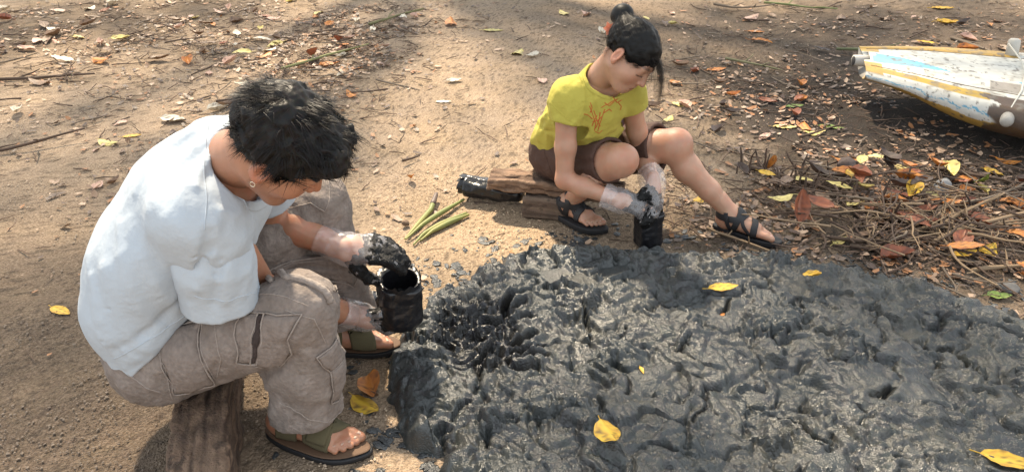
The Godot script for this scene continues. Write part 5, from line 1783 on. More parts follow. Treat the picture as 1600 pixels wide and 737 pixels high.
# ---------------------------------------------------------------- the boat's bow
func build_boat():
	var far := [Vector3(1.86, 0.235, -4.04), Vector3(2.26, 0.235, -4.03), Vector3(2.66, 0.24, -3.90), Vector3(3.6, 0.25, -3.62)]
	var near := [Vector3(1.745, 0.225, -3.655), Vector3(1.93, 0.222, -3.44), Vector3(2.12, 0.225, -3.17), Vector3(2.85, 0.25, -2.50)]
	var cf := Curve3D.new()
	var cn := Curve3D.new()
	for i in 4:
		var t0: Vector3 = (far[mini(i + 1, 3)] - far[maxi(i - 1, 0)]) * 0.18
		var t1: Vector3 = (near[mini(i + 1, 3)] - near[maxi(i - 1, 0)]) * 0.18
		cf.add_point(far[i], -t0, t0)
		cn.add_point(near[i], -t1, t1)
	var nu := 300
	var nv := 130
	var root := thing("boat", "bow of a worn white wooden boat with yellow rails and blue triangles, resting at right", "boat", Vector3(2.3, 0, -3.5))
	var white := Color(0.58, 0.56, 0.50)
	var yellow := Color(0.50, 0.31, 0.03)
	var mustard := Color(0.42, 0.26, 0.06)
	var blue := Color(0.16, 0.42, 0.58)
	var brown := Color(0.085, 0.050, 0.030)
	var bare := Color(0.10, 0.085, 0.07)
	var chip := simplex(9.0, 501, 4)
	var dirt := simplex(22.0, 502, 4)
	var scr := simplex(1.0, 503, 4)
	var acc := Acc.new()
	for i in nu + 1:
		var u := pow(float(i) / nu, 1.25)
		var a := cf.sample_baked(cf.get_baked_length() * u)
		var b := cn.sample_baked(cn.get_baked_length() * u)
		var across := b - a
		var along := (cf.sample_baked(cf.get_baked_length() * minf(u + 0.02, 1.0)) - cf.sample_baked(cf.get_baked_length() * maxf(u - 0.02, 0.0))).normalized()
		var keel := lerpf(0.15, 0.035, smoothstep(0.0, 0.45, u))
		for j in nv + 1:
			var v := float(j) / nv       # 0 .. 0.55 the deck from far to near; then the near side, the bottom, the far side
			var p := Vector3.ZERO
			var col := white
			if v <= 0.55:
				var w := v / 0.55
				p = a + across * w + Vector3.UP * (0.020 * sin(PI * w) + 0.006 * (1.0 if w < 0.10 or w > 0.86 else 0.0))
				if u < 0.02 and w > 0.34 and w < 0.66: p += along * 0.07 * (1.0 - u / 0.02)
				var x := u * cf.get_baked_length()
				if w < 0.13 and x < 0.80: col = mustard
				if x < 0.10 and (w < 0.30 or w > 0.70): col = mustard
				if w > 0.80 + 0.05 * sin(x * 3.0) and w < 0.965 and x < 0.66: col = yellow if x > 0.26 else mustard
				if x > 0.66 + 0.05 * sin(w * 40.0) and w > 0.88: col = brown
				# blue triangles: one from the notch, one further along
				if x > 0.05 and x < 0.48 and absf(w - 0.50 - x * 0.25) < 0.17 * (1.0 - (x - 0.05) / 0.43): col = blue
				if x > 0.78 and x < 1.2 and absf(w - 0.62) < 0.22 * (x - 0.78) / 0.42: col = blue
				if x > 0.66 and x < 0.80 and absf(w - 0.72) < 0.07: col = col.lerp(brown, 0.6)
			else:
				var w := (v - 0.55) / 0.45
				# from the near rail down, under, and up to the far rail
				var out := across.normalized()
				var h := 0.225 - keel
				if w < 0.45:
					var q := w / 0.45
					p = b + out * (0.030 * sin(PI * q * 0.8) - 0.075 * q * q) + Vector3.DOWN * (h * 0.72 * q)
					var x := u * cf.get_baked_length()
					if q > 0.56 + 0.05 * sin(x * 23.0): col = mustard
					elif q < 0.08: col = white
					else: col = white.lerp(Color(0.55, 0.55, 0.52), 0.5)
					if absf(q - 0.26 - 0.06 * sin(x * 40.0) - 0.1 * chip.get_noise_2d(x * 2.0, 3.0)) < 0.05 and chip.get_noise_2d(x * 3.0, q * 2.0) > -0.05: col = blue * 0.8
					if x > 0.66: col = col.lerp(brown, smoothstep(0.66, 0.69, x + 0.03 * sin(q * 9.0)) * 0.95)
				elif w < 0.75:
					var q := (w - 0.45) / 0.30
					p = b.lerp(a, q) + Vector3.DOWN * h * (0.72 + 0.28 * sin(PI * q)) - out * 0.075 * (1.0 - 2.0 * q)
					col = bare
				else:
					var q := (w - 0.75) / 0.25
					p = a + Vector3.DOWN * h * 0.72 * (1.0 - q) + out * 0.075 * (1.0 - q)
					col = white.lerp(bare, 0.4)
			# chips, scratches and dirt on the paint
			var c1 := chip.get_noise_3d(p.x * 1.2, p.y * 1.2, p.z * 1.2)
			var c2 := dirt.get_noise_3d(p.x, p.y, p.z)
			var c3 := scr.get_noise_3d((p.x + p.z * 0.4) * 9.0, p.y * 30.0, (p.z - p.x * 0.4) * 60.0)
			if c2 > 0.42 or c1 * 0.6 + c2 * 0.6 > 0.36: col = col.lerp(bare, 0.8)
			if c3 > 0.50: col = col.lerp(bare, 0.5)
			var smudge := chip.get_noise_3d(p.x * 0.6 + 7.0, p.y, p.z * 0.9)
			if v < 0.55 and smudge > 0.0: col = col.lerp(Color(0.20, 0.17, 0.13), clampf(smudge * 2.6 * (0.35 + c2 * 1.3), 0.0, 0.75))
			col = col * (0.90 + 0.2 * c1)
			col.a = 1.0
			acc.vert(p, col)
	for i in nu:
		for j in nv:
			var k := i * (nv + 1) + j
			acc.quad(k, k + nv + 1, k + nv + 2, k + 1)
	# close the blunt end
	var c0 := acc.vert(far[0].lerp(near[0], 0.5) + Vector3(0.06, -0.05, 0.0), white * 0.8)
	for j in nv: acc.tri(c0, j, j + 1)
	put(acc.mesh(), "hull", M.boat_paint, root)
	# plank seams along the deck
	for w in [0.135, 0.80]:
		var line := []
		var rad := []
		for i in 40:
			var u := 0.02 + 0.96 * i / 39.0
			line.append(cf.sample_baked(cf.get_baked_length() * u).lerp(cn.sample_baked(cn.get_baked_length() * u), w) + Vector3.UP * 0.020 * sin(PI * w))
			rad.append(0.0025)
		var a := Acc.new()
		a.tube(line, rad, 5, Color(0.12, 0.09, 0.06))
		put(a.mesh(), "deck_seam", M.twig, root)
	# grey pipe let into the notch
	var e: Vector3 = (far[1] - far[0]).normalized()
	var m: Vector3 = far[0].lerp(near[0], 0.40) + Vector3.DOWN * 0.022
	var p0 := Acc.new()
	p0.tube([m - e * 0.035, m + e * 0.11], [0.030, 0.030], 18, Color(0.42, 0.40, 0.37))
	p0.tube([m - e * 0.036, m - e * 0.030], [0.023, 0.023], 18, Color(0.03, 0.03, 0.03))
	put(p0.mesh(), "pipe", M.boat_paint, root)
	p0 = Acc.new()
	p0.tube([m + e * 0.095, m + e * 0.125], [0.036, 0.036], 18, Color(0.5, 0.48, 0.44))
	put(p0.mesh(), "pipe_collar", M.boat_paint, root)
	# outrigger spar across the deck: its far end stands up as a post, its near end shows as a knob
	var f1 := Vector3(2.575, 0.245, -3.86)
	p0 = Acc.new()
	p0.tube([f1, f1 + Vector3(0, 0.050, -0.01), f1 + Vector3(0.0, 0.074, -0.015), f1 + Vector3(0.0, 0.082, -0.016)], [0.030, 0.030, 0.028, 0.018], 16, Color(0.42, 0.40, 0.36))
	put(p0.mesh(), "post", M.boat_paint, root)
	var n1 := Vector3(2.165, 0.190, -3.135)
	var o1 := Vector3(-0.55, -0.12, 0.83).normalized()
	p0 = Acc.new()
	p0.tube([n1 - o1 * 0.03, n1 + o1 * 0.045, n1 + o1 * 0.060, n1 + o1 * 0.064], [0.027, 0.027, 0.022, 0.010], 18, Color(0.33, 0.31, 0.28))
	put(p0.mesh(), "knob", M.boat_paint, root)
	p0 = Acc.new()
	p0.tube([f1 + Vector3(-0.034, 0.06, 0), Vector3(2.53, 0.262, -3.70), Vector3(2.43, 0.266, -3.50), Vector3(2.30, 0.252, -3.30), n1 + Vector3(0, 0.04, 0)], [0.004, 0.004, 0.004, 0.004, 0.004], 6)
	put(p0.mesh(), "lashing_rope", M.rope, root)

# ---------------------------------------------------------------- leaves, twigs, roots, crumbs
var LEAF := {
	"yellow": [Color(0.62, 0.40, 0.035), Color(0.42, 0.22, 0.03)], "pale yellow": [Color(0.62, 0.52, 0.20), Color(0.45, 0.36, 0.12)], "orange": [Color(0.52, 0.20, 0.035), Color(0.30, 0.10, 0.03)],
	"red brown": [Color(0.30, 0.095, 0.045), Color(0.16, 0.06, 0.035)], "dry brown": [Color(0.22, 0.135, 0.085), Color(0.13, 0.08, 0.05)], "pale pink": [Color(0.55, 0.36, 0.28), Color(0.40, 0.25, 0.19)],
	"bleached": [Color(0.66, 0.60, 0.50), Color(0.50, 0.43, 0.33)], "green": [Color(0.20, 0.28, 0.06), Color(0.12, 0.18, 0.04)], "dark": [Color(0.075, 0.050, 0.040), Color(0.05, 0.035, 0.03)]}
var leaf_cache := {}

# a leaf one metre long, stem at the origin, blade along +z; curl bends it lengthwise, fold across
func leaf_mesh(colour: String, variant: int) -> ArrayMesh:
	var key := "%s%d" % [colour, variant]
	if leaf_cache.has(key): return leaf_cache[key]
	var r := RandomNumberGenerator.new()
	r.seed = variant * 77 + 5
	var width := [0.42, 0.50, 0.36, 0.55, 0.44, 0.48][variant % 6] as float
	var curl := [0.15, 0.7, -0.35, 0.35, 1.5, 0.9][variant % 6] as float
	var fold := [0.18, 0.5, 0.25, -0.3, 0.9, 1.1][variant % 6] as float
	var twist := [0.1, -0.3, 0.4, 0.2, 0.5, -0.4][variant % 6] as float
	var spots := simplex(5.0, 600 + variant, 3)
	var c0: Color = LEAF[colour][0]
	var c1: Color = LEAF[colour][1]
	var acc := Acc.new()
	var nu := 12
	var nv := 8
	for i in nu + 1:
		var t := float(i) / nu
		var half := width * 0.5 * pow(sin(PI * pow(t, 0.85)), 0.75) * (1.0 - 0.25 * t) + 0.004
		if i == nu: half = 0.004
		for j in nv + 1:
			var s := float(j) / nv * 2.0 - 1.0
			var x := s * half
			var y := absf(s) * half * fold + curl * (t - 0.45) * (t - 0.45) * 0.6 + twist * x * (t - 0.5)
			y += 0.025 * spots.get_noise_2d(x * 1.5 + variant, t * 1.5) + 0.012 * sin(s * 7.0 + t * 17.0) * absf(s)
			var col := c0.lerp(c1, clampf(0.25 + spots.get_noise_2d(x * 3.0, t * 3.0) * 1.4 + absf(s) * 0.25, 0, 1))
			if absf(s) < 0.13: col = col.lerp(Color(c0.r * 1.15 + 0.04, c0.g * 1.15 + 0.04, c0.b + 0.03), 0.6)
			if spots.get_noise_2d(x * 9.0 + 7.0, t * 9.0) > 0.42: col = col.lerp(Color(0.06, 0.035, 0.02), 0.75)
			col.a = 1.0
			acc.vert(Vector3(x, y, 0.12 + t * 0.88), col)
	for i in nu:
		for j in nv:
			var k := i * (nv + 1) + j
			acc.quad(k, k + 1, k + nv + 2, k + nv + 1)
	acc.tube([Vector3(0.02, 0.02, -0.04), Vector3(0.0, 0.01 + curl * 0.1, 0.06), Vector3(0, curl * 0.06, 0.2)], [0.012, 0.011, 0.007], 5, c0.lerp(c1, 0.5))
	# lowest point on y = 0
	var low := 1e9
	for p in acc.v: low = minf(low, p.y)
	for k in acc.v.size(): acc.v[k].y -= low
	var m := acc.mesh(false)
	leaf_cache[key] = m
	return m

# which corner of its zone a thing lies in, as words
func corner(x: float, z: float, c: Vector2) -> String:
	return "%s %s" % ["far" if z < c.y else "near", "left" if x < c.x else "right"]

func leaf(x: float, z: float, colour: String, variant: int, size: float, turn: float, label: String, group := "", tilt := Vector3.ZERO, lift := 0.0) -> MeshInstance3D:
	var o := MeshInstance3D.new()
	o.mesh = leaf_mesh(colour, variant)
	o.material_override = M.leaf
	o.name = numbered("fallen_leaf")
	add_child(o)
	o.position = Vector3(x - sin(turn) * 0.5 * size, top_y(x, z) + 0.003 + lift, z - cos(turn) * 0.5 * size)   # its middle at x, z
	o.rotation = Vector3(tilt.x, turn, tilt.z)
	o.scale = Vector3.ONE * size
	tag(o, label, "leaf", group)
	return o

func bent(p: Vector3, dir: Vector3, length: float, r: float, wobble: float, n := 7) -> Array:
	var pts := []
	var rad := []
	var d := dir.normalized()
	for i in n:
		pts.append(p)
		rad.append(r * (1.0 - 0.55 * i / (n - 1.0)) * (0.85 + 0.3 * rng.randf()))
		d = (d + Vector3(rng.randfn(), rng.randfn() * 0.25, rng.randfn()) * wobble).normalized()
		p += d * length / (n - 1)
	return [pts, rad]

func twig(p: Vector3, dir: Vector3, length: float, r: float, col: Color, label: String, group := "", called := "twig", category := "twig", wobble := 0.16):
	var b := bent(p, dir, length, r, wobble)
	for i in b[0].size():
		var q: Vector3 = b[0][i]
		if called == "twig": b[0][i].y = maxf(q.y, top_y(q.x, q.z) + r * 0.6)
	var a := Acc.new()
	a.tube(b[0], b[1], 6, col)
	if called == "twig" and length > 0.14:
		for k in 2:
			var i := 2 + k * 2
			var s := bent(b[0][i], (dir.cross(Vector3.UP) * (1.0 if k else -1.0) + dir * 0.8 + Vector3.UP * 0.2), length * 0.22, r * 0.55, 0.2, 4)
			a.tube(s[0], s[1], 5, col)
	for i in a.v.size(): a.c[i] = col * (0.8 + 0.4 * rng.randf())
	var mi := put(a.mesh(), called, M.twig)
	tag(mi, label, category, group)
	return mi

func build_litter():
	rng.seed = 90210
	# leaves one can point at: x, z, colour, form, length, turn, label, [tilt x, tilt z, lift]
	var named := [
		[0.642, -1.943, "yellow", 0, 0.112, 1.75, "bright yellow leaf lying flat near the middle of the mud"],
		[0.939, -1.985, "yellow", 1, 0.095, 0.3, "yellow leaf curled up on the mud's far edge", Vector3(-0.5, 0, 0.2)],
		[0.221, -1.290, "yellow", 3, 0.118, 0.25, "yellow leaf with brown spots nearest the camera at the mud's front edge", Vector3(-0.25, 0, 0.1), 0.01],
		[1.150, -1.275, "yellow", 0, 0.14, 1.2, "large yellow leaf on the mud in the near right corner"],
		[0.62, -1.827, "orange", 2, 0.04, 2.5, "tiny orange leaf scrap on the mud below the bright yellow leaf"],
		[0.35, -1.60, "yellow", 2, 0.035, 0.2, "tiny yellow leaf scrap in a crack of the mud"],
		[-0.392, -1.520, "yellow", 3, 0.115, 0.9, "yellow half of a wilted leaf beside the man's sandal"],
		[-0.370, -1.556, "orange", 5, 0.150, 0.3, "orange curled leaf stained with mud beside the man's sandal", Vector3(-0.2, 0, 0.3), 0.01],
		[-0.378, -1.535, "dry brown", 4, 0.06, 1.2, "shrivelled brown scrap inside the orange and yellow leaf by the man's foot", Vector3.ZERO, 0.02],
		[1.33, -2.60, "pale yellow", 3, 0.105, 0.3, "broad pale yellow leaf standing alone by the root pile", Vector3(-0.5, 0, 0)],
		[1.08, -2.55, "red brown", 5, 0.15, 2.9, "dead red brown leaf propped up by the woman's toes", Vector3(-0.9, 0, 0.3)],
		[1.70, -3.02, "pale yellow", 0, 0.14, 1.45, "long pale yellow leaf in front of the boat's shadow"],
		[2.05, -2.95, "yellow", 1, 0.10, 0.5, "folded yellow leaf at the right edge below the boat"],
		[2.17, -3.06, "orange", 3, 0.12, 1.0, "broad orange leaf at the right edge below the boat"],
		[1.90, -2.88, "orange", 2, 0.14, 1.9, "long orange leaf left of the folded yellow leaf"],
		[1.70, -2.72, "pale yellow", 1, 0.12, 1.6, "creamy yellow leaf lying over the dark stones"],
		[1.50, -2.50, "red brown", 4, 0.17, 1.0, "large crumpled red brown leaf on top of the root pile"],
		[1.34, -2.27, "red brown", 5, 0.16, 1.8, "crumpled red brown leaf at the foot of the root pile by the mud"],
		[1.18, -2.37, "pale yellow", 1, 0.09, 2.2, "cream and brown folded leaf between the mud and the root pile"],
		[1.56, -2.02, "green", 1, 0.09, 1.5, "yellow green leaf on the mud's far right edge"],
		[1.86, -2.17, "orange", 0, 0.11, 2.4, "flat orange leaf at the right edge above the mud"],
		[1.74, -2.13, "orange", 4, 0.10, 0.9, "curled orange leaf near the right end of the mud"],
		[1.11, -2.92, "orange", 1, 0.10, 0.2, "orange leaf standing upright among the aerial roots", Vector3(-1.1, 0, 0)],
		[1.93, -2.80, "green", 3, 0.09, 0.2, "round dark green leaf among the twigs at right", Vector3(-0.8, 0, 0)],
		[1.56, -3.50, "green", 0, 0.14, 1.3, "long green leaf in the dark soil in front of the boat"],
		[1.45, -3.42, "pale yellow", 3, 0.12, 1.6, "yellow green leaf on the dark soil, left of the long green leaf"],
		[1.33, -3.50, "pale yellow", 0, 0.13, 1.5, "long pale leaf on the dark soil, leftmost of three"],
		[1.47, -3.78, "green", 0, 0.12, 1.8, "small fresh green leaf on the dark soil"],
		[1.35, -3.85, "red brown", 1, 0.12, 0.9, "folded red leaf above the fresh green leaf"],
		[1.20, -4.38, "orange", 0, 0.15, 1.9, "orange leaf on the bare soil left of the boat"],
		[1.62, -4.95, "orange", 2, 0.17, 1.2, "long orange leaf on the path behind the boat"],
		[1.66, -5.20, "orange", 0, 0.13, 1.4, "smaller orange leaf just behind the long orange one"],
		[3.25, -5.85, "yellow", 0, 0.20, 1.6, "bright yellow leaf high at the upper right edge"],
		[3.10, -5.45, "yellow", 1, 0.20, 1.4, "yellow and brown leaf below the bright one at upper right"],
		[-0.33, -4.15, "bleached", 1, 0.11, 1.8, "small pale leaf alone on the sandy path behind the man"],
		[-0.37, -3.85, "bleached", 0, 0.10, 1.6, "small pale leaf on the tyre mark in the path"],
		[-0.14, -5.25, "pale yellow", 0, 0.16, 1.5, "pale yellow leaf on the far path at top centre"],
		[-0.42, -2.87, "orange", 5, 0.07, 0.3, "orange folded leaf on the sand above the seed pods", Vector3(-0.5, 0, 0)],
		[-1.88, -3.28, "pale yellow", 3, 0.13, 1.2, "cream yellow leaf on the bare ground behind the man's back"],
		[-1.82, -3.38, "yellow", 0, 0.10, 1.9, "small yellow leaf just beyond the cream one behind the man"],
		[-1.70, -3.58, "bleached", 1, 0.16, 1.3, "pale leaf with an orange base behind the man's shoulder"],
		[-1.52, -3.72, "bleached", 5, 0.13, 2.1, "white and orange curled leaf behind the man's shoulder"],
		[-1.36, -3.95, "bleached", 3, 0.17, 1.7, "broad white leaf above the man's shoulder"],
		[-1.42, -1.95, "yellow", 0, 0.10, 1.1, "yellow leaf cut by the left edge of the picture"],
		[-1.28, -2.12, "yellow", 2, 0.06, 1.7, "small yellow leaf left of the man's back"],
		[-1.20, -4.55, "red brown", 5, 0.15, 0.7, "dark red curled leaf just above the man's head", Vector3(-0.5, 0, 0)],
		[-1.10, -4.45, "orange", 1, 0.14, 1.9, "orange leaf beside the dark red one above the man's head"],
	]
	for e in named:
		leaf(e[0], e[1], e[2], e[3], e[4], e[5], e[6], "", e[7] if e.size() > 7 else Vector3.ZERO, e[8] if e.size() > 8 else 0.0)
	# scattered leaves: centre, spread, how many, colours, sizes, where
	var zones := [
		[Vector2(-2.3, -5.0), Vector2(1.1, 0.75), 86, ["bleached", "pale pink", "pale pink", "orange", "dry brown", "pale yellow", "dry brown", "red brown"], 0.09, 0.18, "in the litter at upper left"],
		[Vector2(-1.15, -4.75), Vector2(0.28, 0.55), 34, ["pale pink", "dry brown", "bleached", "red brown", "dry brown", "orange"], 0.07, 0.14, "in debris above the man"],
		[Vector2(1.55, -2.66), Vector2(0.27, 0.21), 60, ["orange", "red brown", "dry brown", "yellow", "orange", "red brown", "pale yellow", "dark"], 0.085, 0.15, "among the roots"],
		[Vector2(1.95, -2.75), Vector2(0.25, 0.22), 34, ["orange", "dry brown", "red brown", "pale yellow", "dark"], 0.07, 0.13, "below the boat"],
		[Vector2(1.35, -3.8), Vector2(0.40, 0.40), 26, ["red brown", "orange", "pale yellow", "dry brown", "dark", "pale pink"], 0.08, 0.13, "on the dark soil by the boat"],
		[Vector2(2.6, -5.2), Vector2(0.9, 0.55), 26, ["dry brown", "orange", "yellow", "pale pink", "dark"], 0.09, 0.16, "behind the boat"],
		[Vector2(0.5, -5.4), Vector2(0.7, 0.5), 9, ["pale yellow", "pale pink", "bleached"], 0.08, 0.13, "at top centre"],
		[Vector2(-1.9, -3.2), Vector2(0.6, 0.4), 9, ["dry brown", "pale pink", "bleached"], 0.05, 0.10, "behind the man"],
	]
	var state := ["flat", "curled", "flat", "wavy", "rolled", "folded"]
	for zn in zones:
		for i in zn[2]:
			var x: float = zn[0].x + rng.randfn() * zn[1].x
			var z: float = zn[0].y + rng.randfn() * zn[1].y
			if z < -6.6 or Geometry2D.is_point_in_polygon(Vector2(x, z), mud_outline) or (x > 1.7 and z < -3.0 and z > -4.1): continue
			if Vector2(x - 0.85, z + 2.4).length() < 0.2: continue
			var col: String = zn[3][rng.randi() % zn[3].size()]
			var v := rng.randi() % 6
			var size := rng.randf_range(zn[4], zn[5])
			var lab := "%s %s %s leaf %s, %s" % ["small" if size < (zn[4] + zn[5]) * 0.5 else "large", state[v], col, zn[6], corner(x, z, zn[0])]
			leaf(x, z, col, v, size, rng.randf() * TAU, lab, lab, Vector3(rng.randfn() * 0.12, 0, rng.randfn() * 0.12), 0.004 + (0.055 * rng.randf() if zn[6] == "among the roots" else 0.0))
	# twigs and roots
	var brown := Color(0.085, 0.055, 0.038)
	var grey := Color(0.15, 0.115, 0.085)
	var tan := Color(0.24, 0.165, 0.10)
	var traced := [
		[Vector3(1.02, 0.02, -2.98), Vector3(1.36, 0.03, -2.80), 0.010, brown, "dark root running from the path into the root pile"],
		[Vector3(1.30, 0.02, -2.90), Vector3(1.72, 0.03, -2.84), 0.008, brown, "dark twig lying across the back of the root pile"],
		[Vector3(1.50, 0.02, -2.34), Vector3(2.02, 0.06, -2.66), 0.010, tan, "long pale stick slanting up from the root pile to the right edge"],
		[Vector3(1.40, 0.02, -2.40), Vector3(1.95, 0.04, -2.55), 0.008, tan, "pale stick lying just below the long slanting one"],
		[Vector3(1.15, 0.02, -2.38), Vector3(1.75, 0.03, -2.28), 0.008, brown, "long brown stick along the foot of the root pile"],
		[Vector3(1.20, 0.02, -2.32), Vector3(1.62, 0.02, -2.18), 0.007, brown, "brown stick at the edge of the mud under the root pile"],
		[Vector3(1.55, 0.02, -2.16), Vector3(1.92, 0.03, -2.28), 0.008, tan, "pale stick pointing right at the end of the root pile"],
		[Vector3(1.62, 0.02, -2.60), Vector3(2.10, 0.05, -2.74), 0.009, grey, "grey stick at the right edge beside the green leaf"],
		[Vector3(1.55, 0.02, -2.42), Vector3(1.78, 0.10, -2.70), 0.008, tan, "forked pale stick rising from the root pile"],
		[Vector3(1.80, 0.02, -2.98), Vector3(2.15, 0.02, -2.78), 0.008, brown, "brown stick below the boat's shadow"],
		[Vector3(1.35, 0.02, -3.32), Vector3(1.62, 0.02, -3.48), 0.007, brown, "thin dark stick on the wet soil in front of the boat"],
		[Vector3(-2.55, 0.02, -3.05), Vector3(-1.95, 0.02, -3.22), 0.010, brown, "dark stick at the left edge behind the man"],
		[Vector3(-1.55, 0.02, -3.80), Vector3(-1.15, 0.02, -3.95), 0.008, brown, "dark stick behind the man's shoulder"],
		[Vector3(-3.0, 0.02, -4.15), Vector3(-2.4, 0.02, -4.25), 0.012, brown, "thick dark stick on the ground at left"],
		[Vector3(-1.35, 0.02, -4.35), Vector3(-0.88, 0.02, -4.75), 0.009, Color(0.20, 0.20, 0.09), "greenish curved stick above the man's head"],
		[Vector3(-1.0, 0.02, -5.35), Vector3(-0.55, 0.02, -5.75), 0.010, Color(0.16, 0.15, 0.07), "greenish stick in the debris strip at top"],
		[Vector3(1.30, 0.02, -4.55), Vector3(1.58, 0.02, -4.35), 0.009, Color(0.16, 0.15, 0.08), "olive stick on the soil left of the boat"],
		[Vector3(1.55, 0.02, -5.95), Vector3(1.85, 0.02, -5.60), 0.010, grey, "grey stick at the top, right of the woman"],
		[Vector3(1.95, 0.02, -6.0), Vector3(2.45, 0.02, -5.80), 0.010, Color(0.15, 0.17, 0.07), "green stick at the top right"],
		[Vector3(2.9, 0.02, -5.0), Vector3(3.05, 0.02, -4.65), 0.011, grey, "grey stick behind the boat's post"],
		[Vector3(2.05, 0.02, -4.75), Vector3(2.75, 0.02, -4.60), 0.010, Color(0.13, 0.14, 0.07), "long green brown stick lying behind the boat"],
		[Vector3(0.72, 0.025, -2.44), Vector3(0.90, 0.02, -2.27), 0.006, tan, "bent pale root against the woman's outstretched sandal"],
		[Vector3(-0.48, 0.02, -3.05), Vector3(-0.40, 0.02, -3.10), 0.007, brown, "short dark stick on the sand behind the man's head"],
	]
	for e in traced:
		var d: Vector3 = e[1] - e[0]
		twig(e[0], d, d.length(), e[2], e[3], e[4], "", "twig", "stick", 0.10)
	var tz := [[Vector2(1.52, -2.55), Vector2(0.25, 0.20), 115, 0.10, 0.30, 0.0045, [brown, brown, grey, tan], "in the root pile"],
		[Vector2(1.45, -2.42), Vector2(0.20, 0.10), 45, 0.14, 0.34, 0.0045, [brown, tan, brown], "heaped by the mud"],
		[Vector2(1.9, -2.75), Vector2(0.22, 0.25), 30, 0.08, 0.24, 0.004, [brown, grey], "below the boat"],
		[Vector2(-2.2, -4.9), Vector2(1.0, 0.8), 48, 0.12, 0.34, 0.005, [brown, grey], "in the litter at upper left"],
		[Vector2(-1.1, -4.8), Vector2(0.25, 0.55), 42, 0.08, 0.28, 0.005, [brown, grey, brown], "in debris above the man"],
		[Vector2(1.5, -3.9), Vector2(0.45, 0.4), 22, 0.10, 0.28, 0.005, [brown, grey], "on the dark soil by the boat"],
		[Vector2(2.6, -5.3), Vector2(0.9, 0.5), 16, 0.12, 0.35, 0.006, [brown, grey], "behind the boat"]]
	for t in tz:
		for i in t[2]:
			var x: float = t[0].x + rng.randfn() * t[1].x
			var z: float = t[0].y + rng.randfn() * t[1].y
			if z < -6.6 or Geometry2D.is_point_in_polygon(Vector2(x, z), mud_outline) or (x > 1.75 and z < -3.0 and z > -4.1): continue
			if Vector2(x - 0.85, z + 2.4).length() < 0.22: continue
			var a := rng.randf() * TAU
			var col: Color = t[6][rng.randi() % t[6].size()]
			var len := rng.randf_range(t[3], t[4])
			var lab: String = "%s %s twig %s %s, %s" % ["short" if len < (t[3] + t[4]) * 0.5 else "long", "dark brown" if col == brown else ("grey" if col == grey else "tan"), "crosswise" if absf(cos(a)) > 0.7 else "lengthwise", t[7], corner(x, z, t[0])]
			twig(Vector3(x, ground_y(x, z) + 0.010 + 0.06 * rng.randf() * (1.0 if t[5] < 0.0046 else 0.2), z), Vector3(cos(a), rng.randfn() * 0.10, sin(a)), len, t[5] * rng.randf_range(0.6, 1.3), col, lab, lab)
	# aerial roots standing up out of the soil
	for i in 46:
		var c: Vector2 = [Vector2(1.14, -2.93), Vector2(1.2, -2.75), Vector2(1.05, -3.02), Vector2(1.5, -2.6), Vector2(1.7, -2.65), Vector2(1.35, -3.0)][i % 6]
		var x: float = c.x + rng.randfn() * (0.05 if i % 6 < 3 else 0.14)
		var z: float = c.y + rng.randfn() * (0.05 if i % 6 < 3 else 0.12)
		var lean := rng.randfn() * 0.3
		var tall := rng.randf_range(0.05, 0.13)
		var lab := "%s dark aerial root %s %s, %s" % ["short" if tall < 0.09 else "tall", "leaning left" if lean < -0.12 else ("leaning right" if lean > 0.12 else "upright"), "by the path" if i % 6 < 3 else "among the leaves", corner(x, z, c)]
		twig(Vector3(x, ground_y(x, z) - 0.01, z), Vector3(lean, 1.0, rng.randfn() * 0.3), tall, rng.randf_range(0.005, 0.009), brown * rng.randf_range(0.7, 1.2), lab, lab, "aerial_root", "root", 0.12)
	# seed, stones
	var st := [[Vector3(1.44, 0.03, -2.97), Vector3(0.045, 0.036, 0.038), Color(0.085, 0.062, 0.052), "nut", "round grey brown nut among the leaves at right", "nut"],
		[Vector3(1.76, 0.02, -2.80), Vector3(0.05, 0.022, 0.03), Color(0.19, 0.19, 0.195), "stone", "pale grey stone between the twigs at right", "stone"],
		[Vector3(1.62, 0.01, -2.07), Vector3(0.036, 0.018, 0.028), Color(0.13, 0.125, 0.115), "stone", "round grey stone at the far right edge of the mud", "stone"],
		[Vector3(-0.165, 0.015, -2.86), Vector3(0.022, 0.014, 0.015), Color(0.20, 0.12, 0.07), "clod", "small brown clod of soil left of the plank", "clod"],
		[Vector3(-0.40, 0.012, -2.50), Vector3(0.018, 0.014, 0.016), Color(0.12, 0.075, 0.05), "clod", "dark clod of soil beside the seed pods", "clod"]]
	for s in st:
		var f := Field.new(s[0] - Vector3.ONE * 0.12, s[0] + Vector3.ONE * 0.12, 0.006)
		f.ell(s[0], Basis.from_euler(Vector3(0.2, rng.randf() * 3.0, 0.1)), s[1], 0.01)
		f.noise(simplex(18.0, 700, 3), 0.010)
		var a := Acc.new()
		f.mesh(a, plain(s[2]))
		tag(put(a.mesh(), s[3], M.stone), s[4], s[5])
	# mud dropped round the heap, crumbs of sand and bits of litter: nobody could count them
	scatter("mud_splatter", "spots and dabs of grey mud dropped on the sand round the slab", M.mud, blob(3), 900, 0, Color(0.055, 0.058, 0.06))
	scatter("sand_crumbs", "loose crumbs of sandy soil", M.stone, blob(4), 15000, 1, Color(0.36, 0.25, 0.15))
	scatter("litter_bits", "crumbled scraps of dead leaf and bark", M.leaf, flake(), 13000, 2, Color(0.2, 0.12, 0.08))
	scatter("bark_shreds", "short broken bits of twig in the litter", M.twig, stick(), 7000, 3, Color(0.1, 0.065, 0.045))

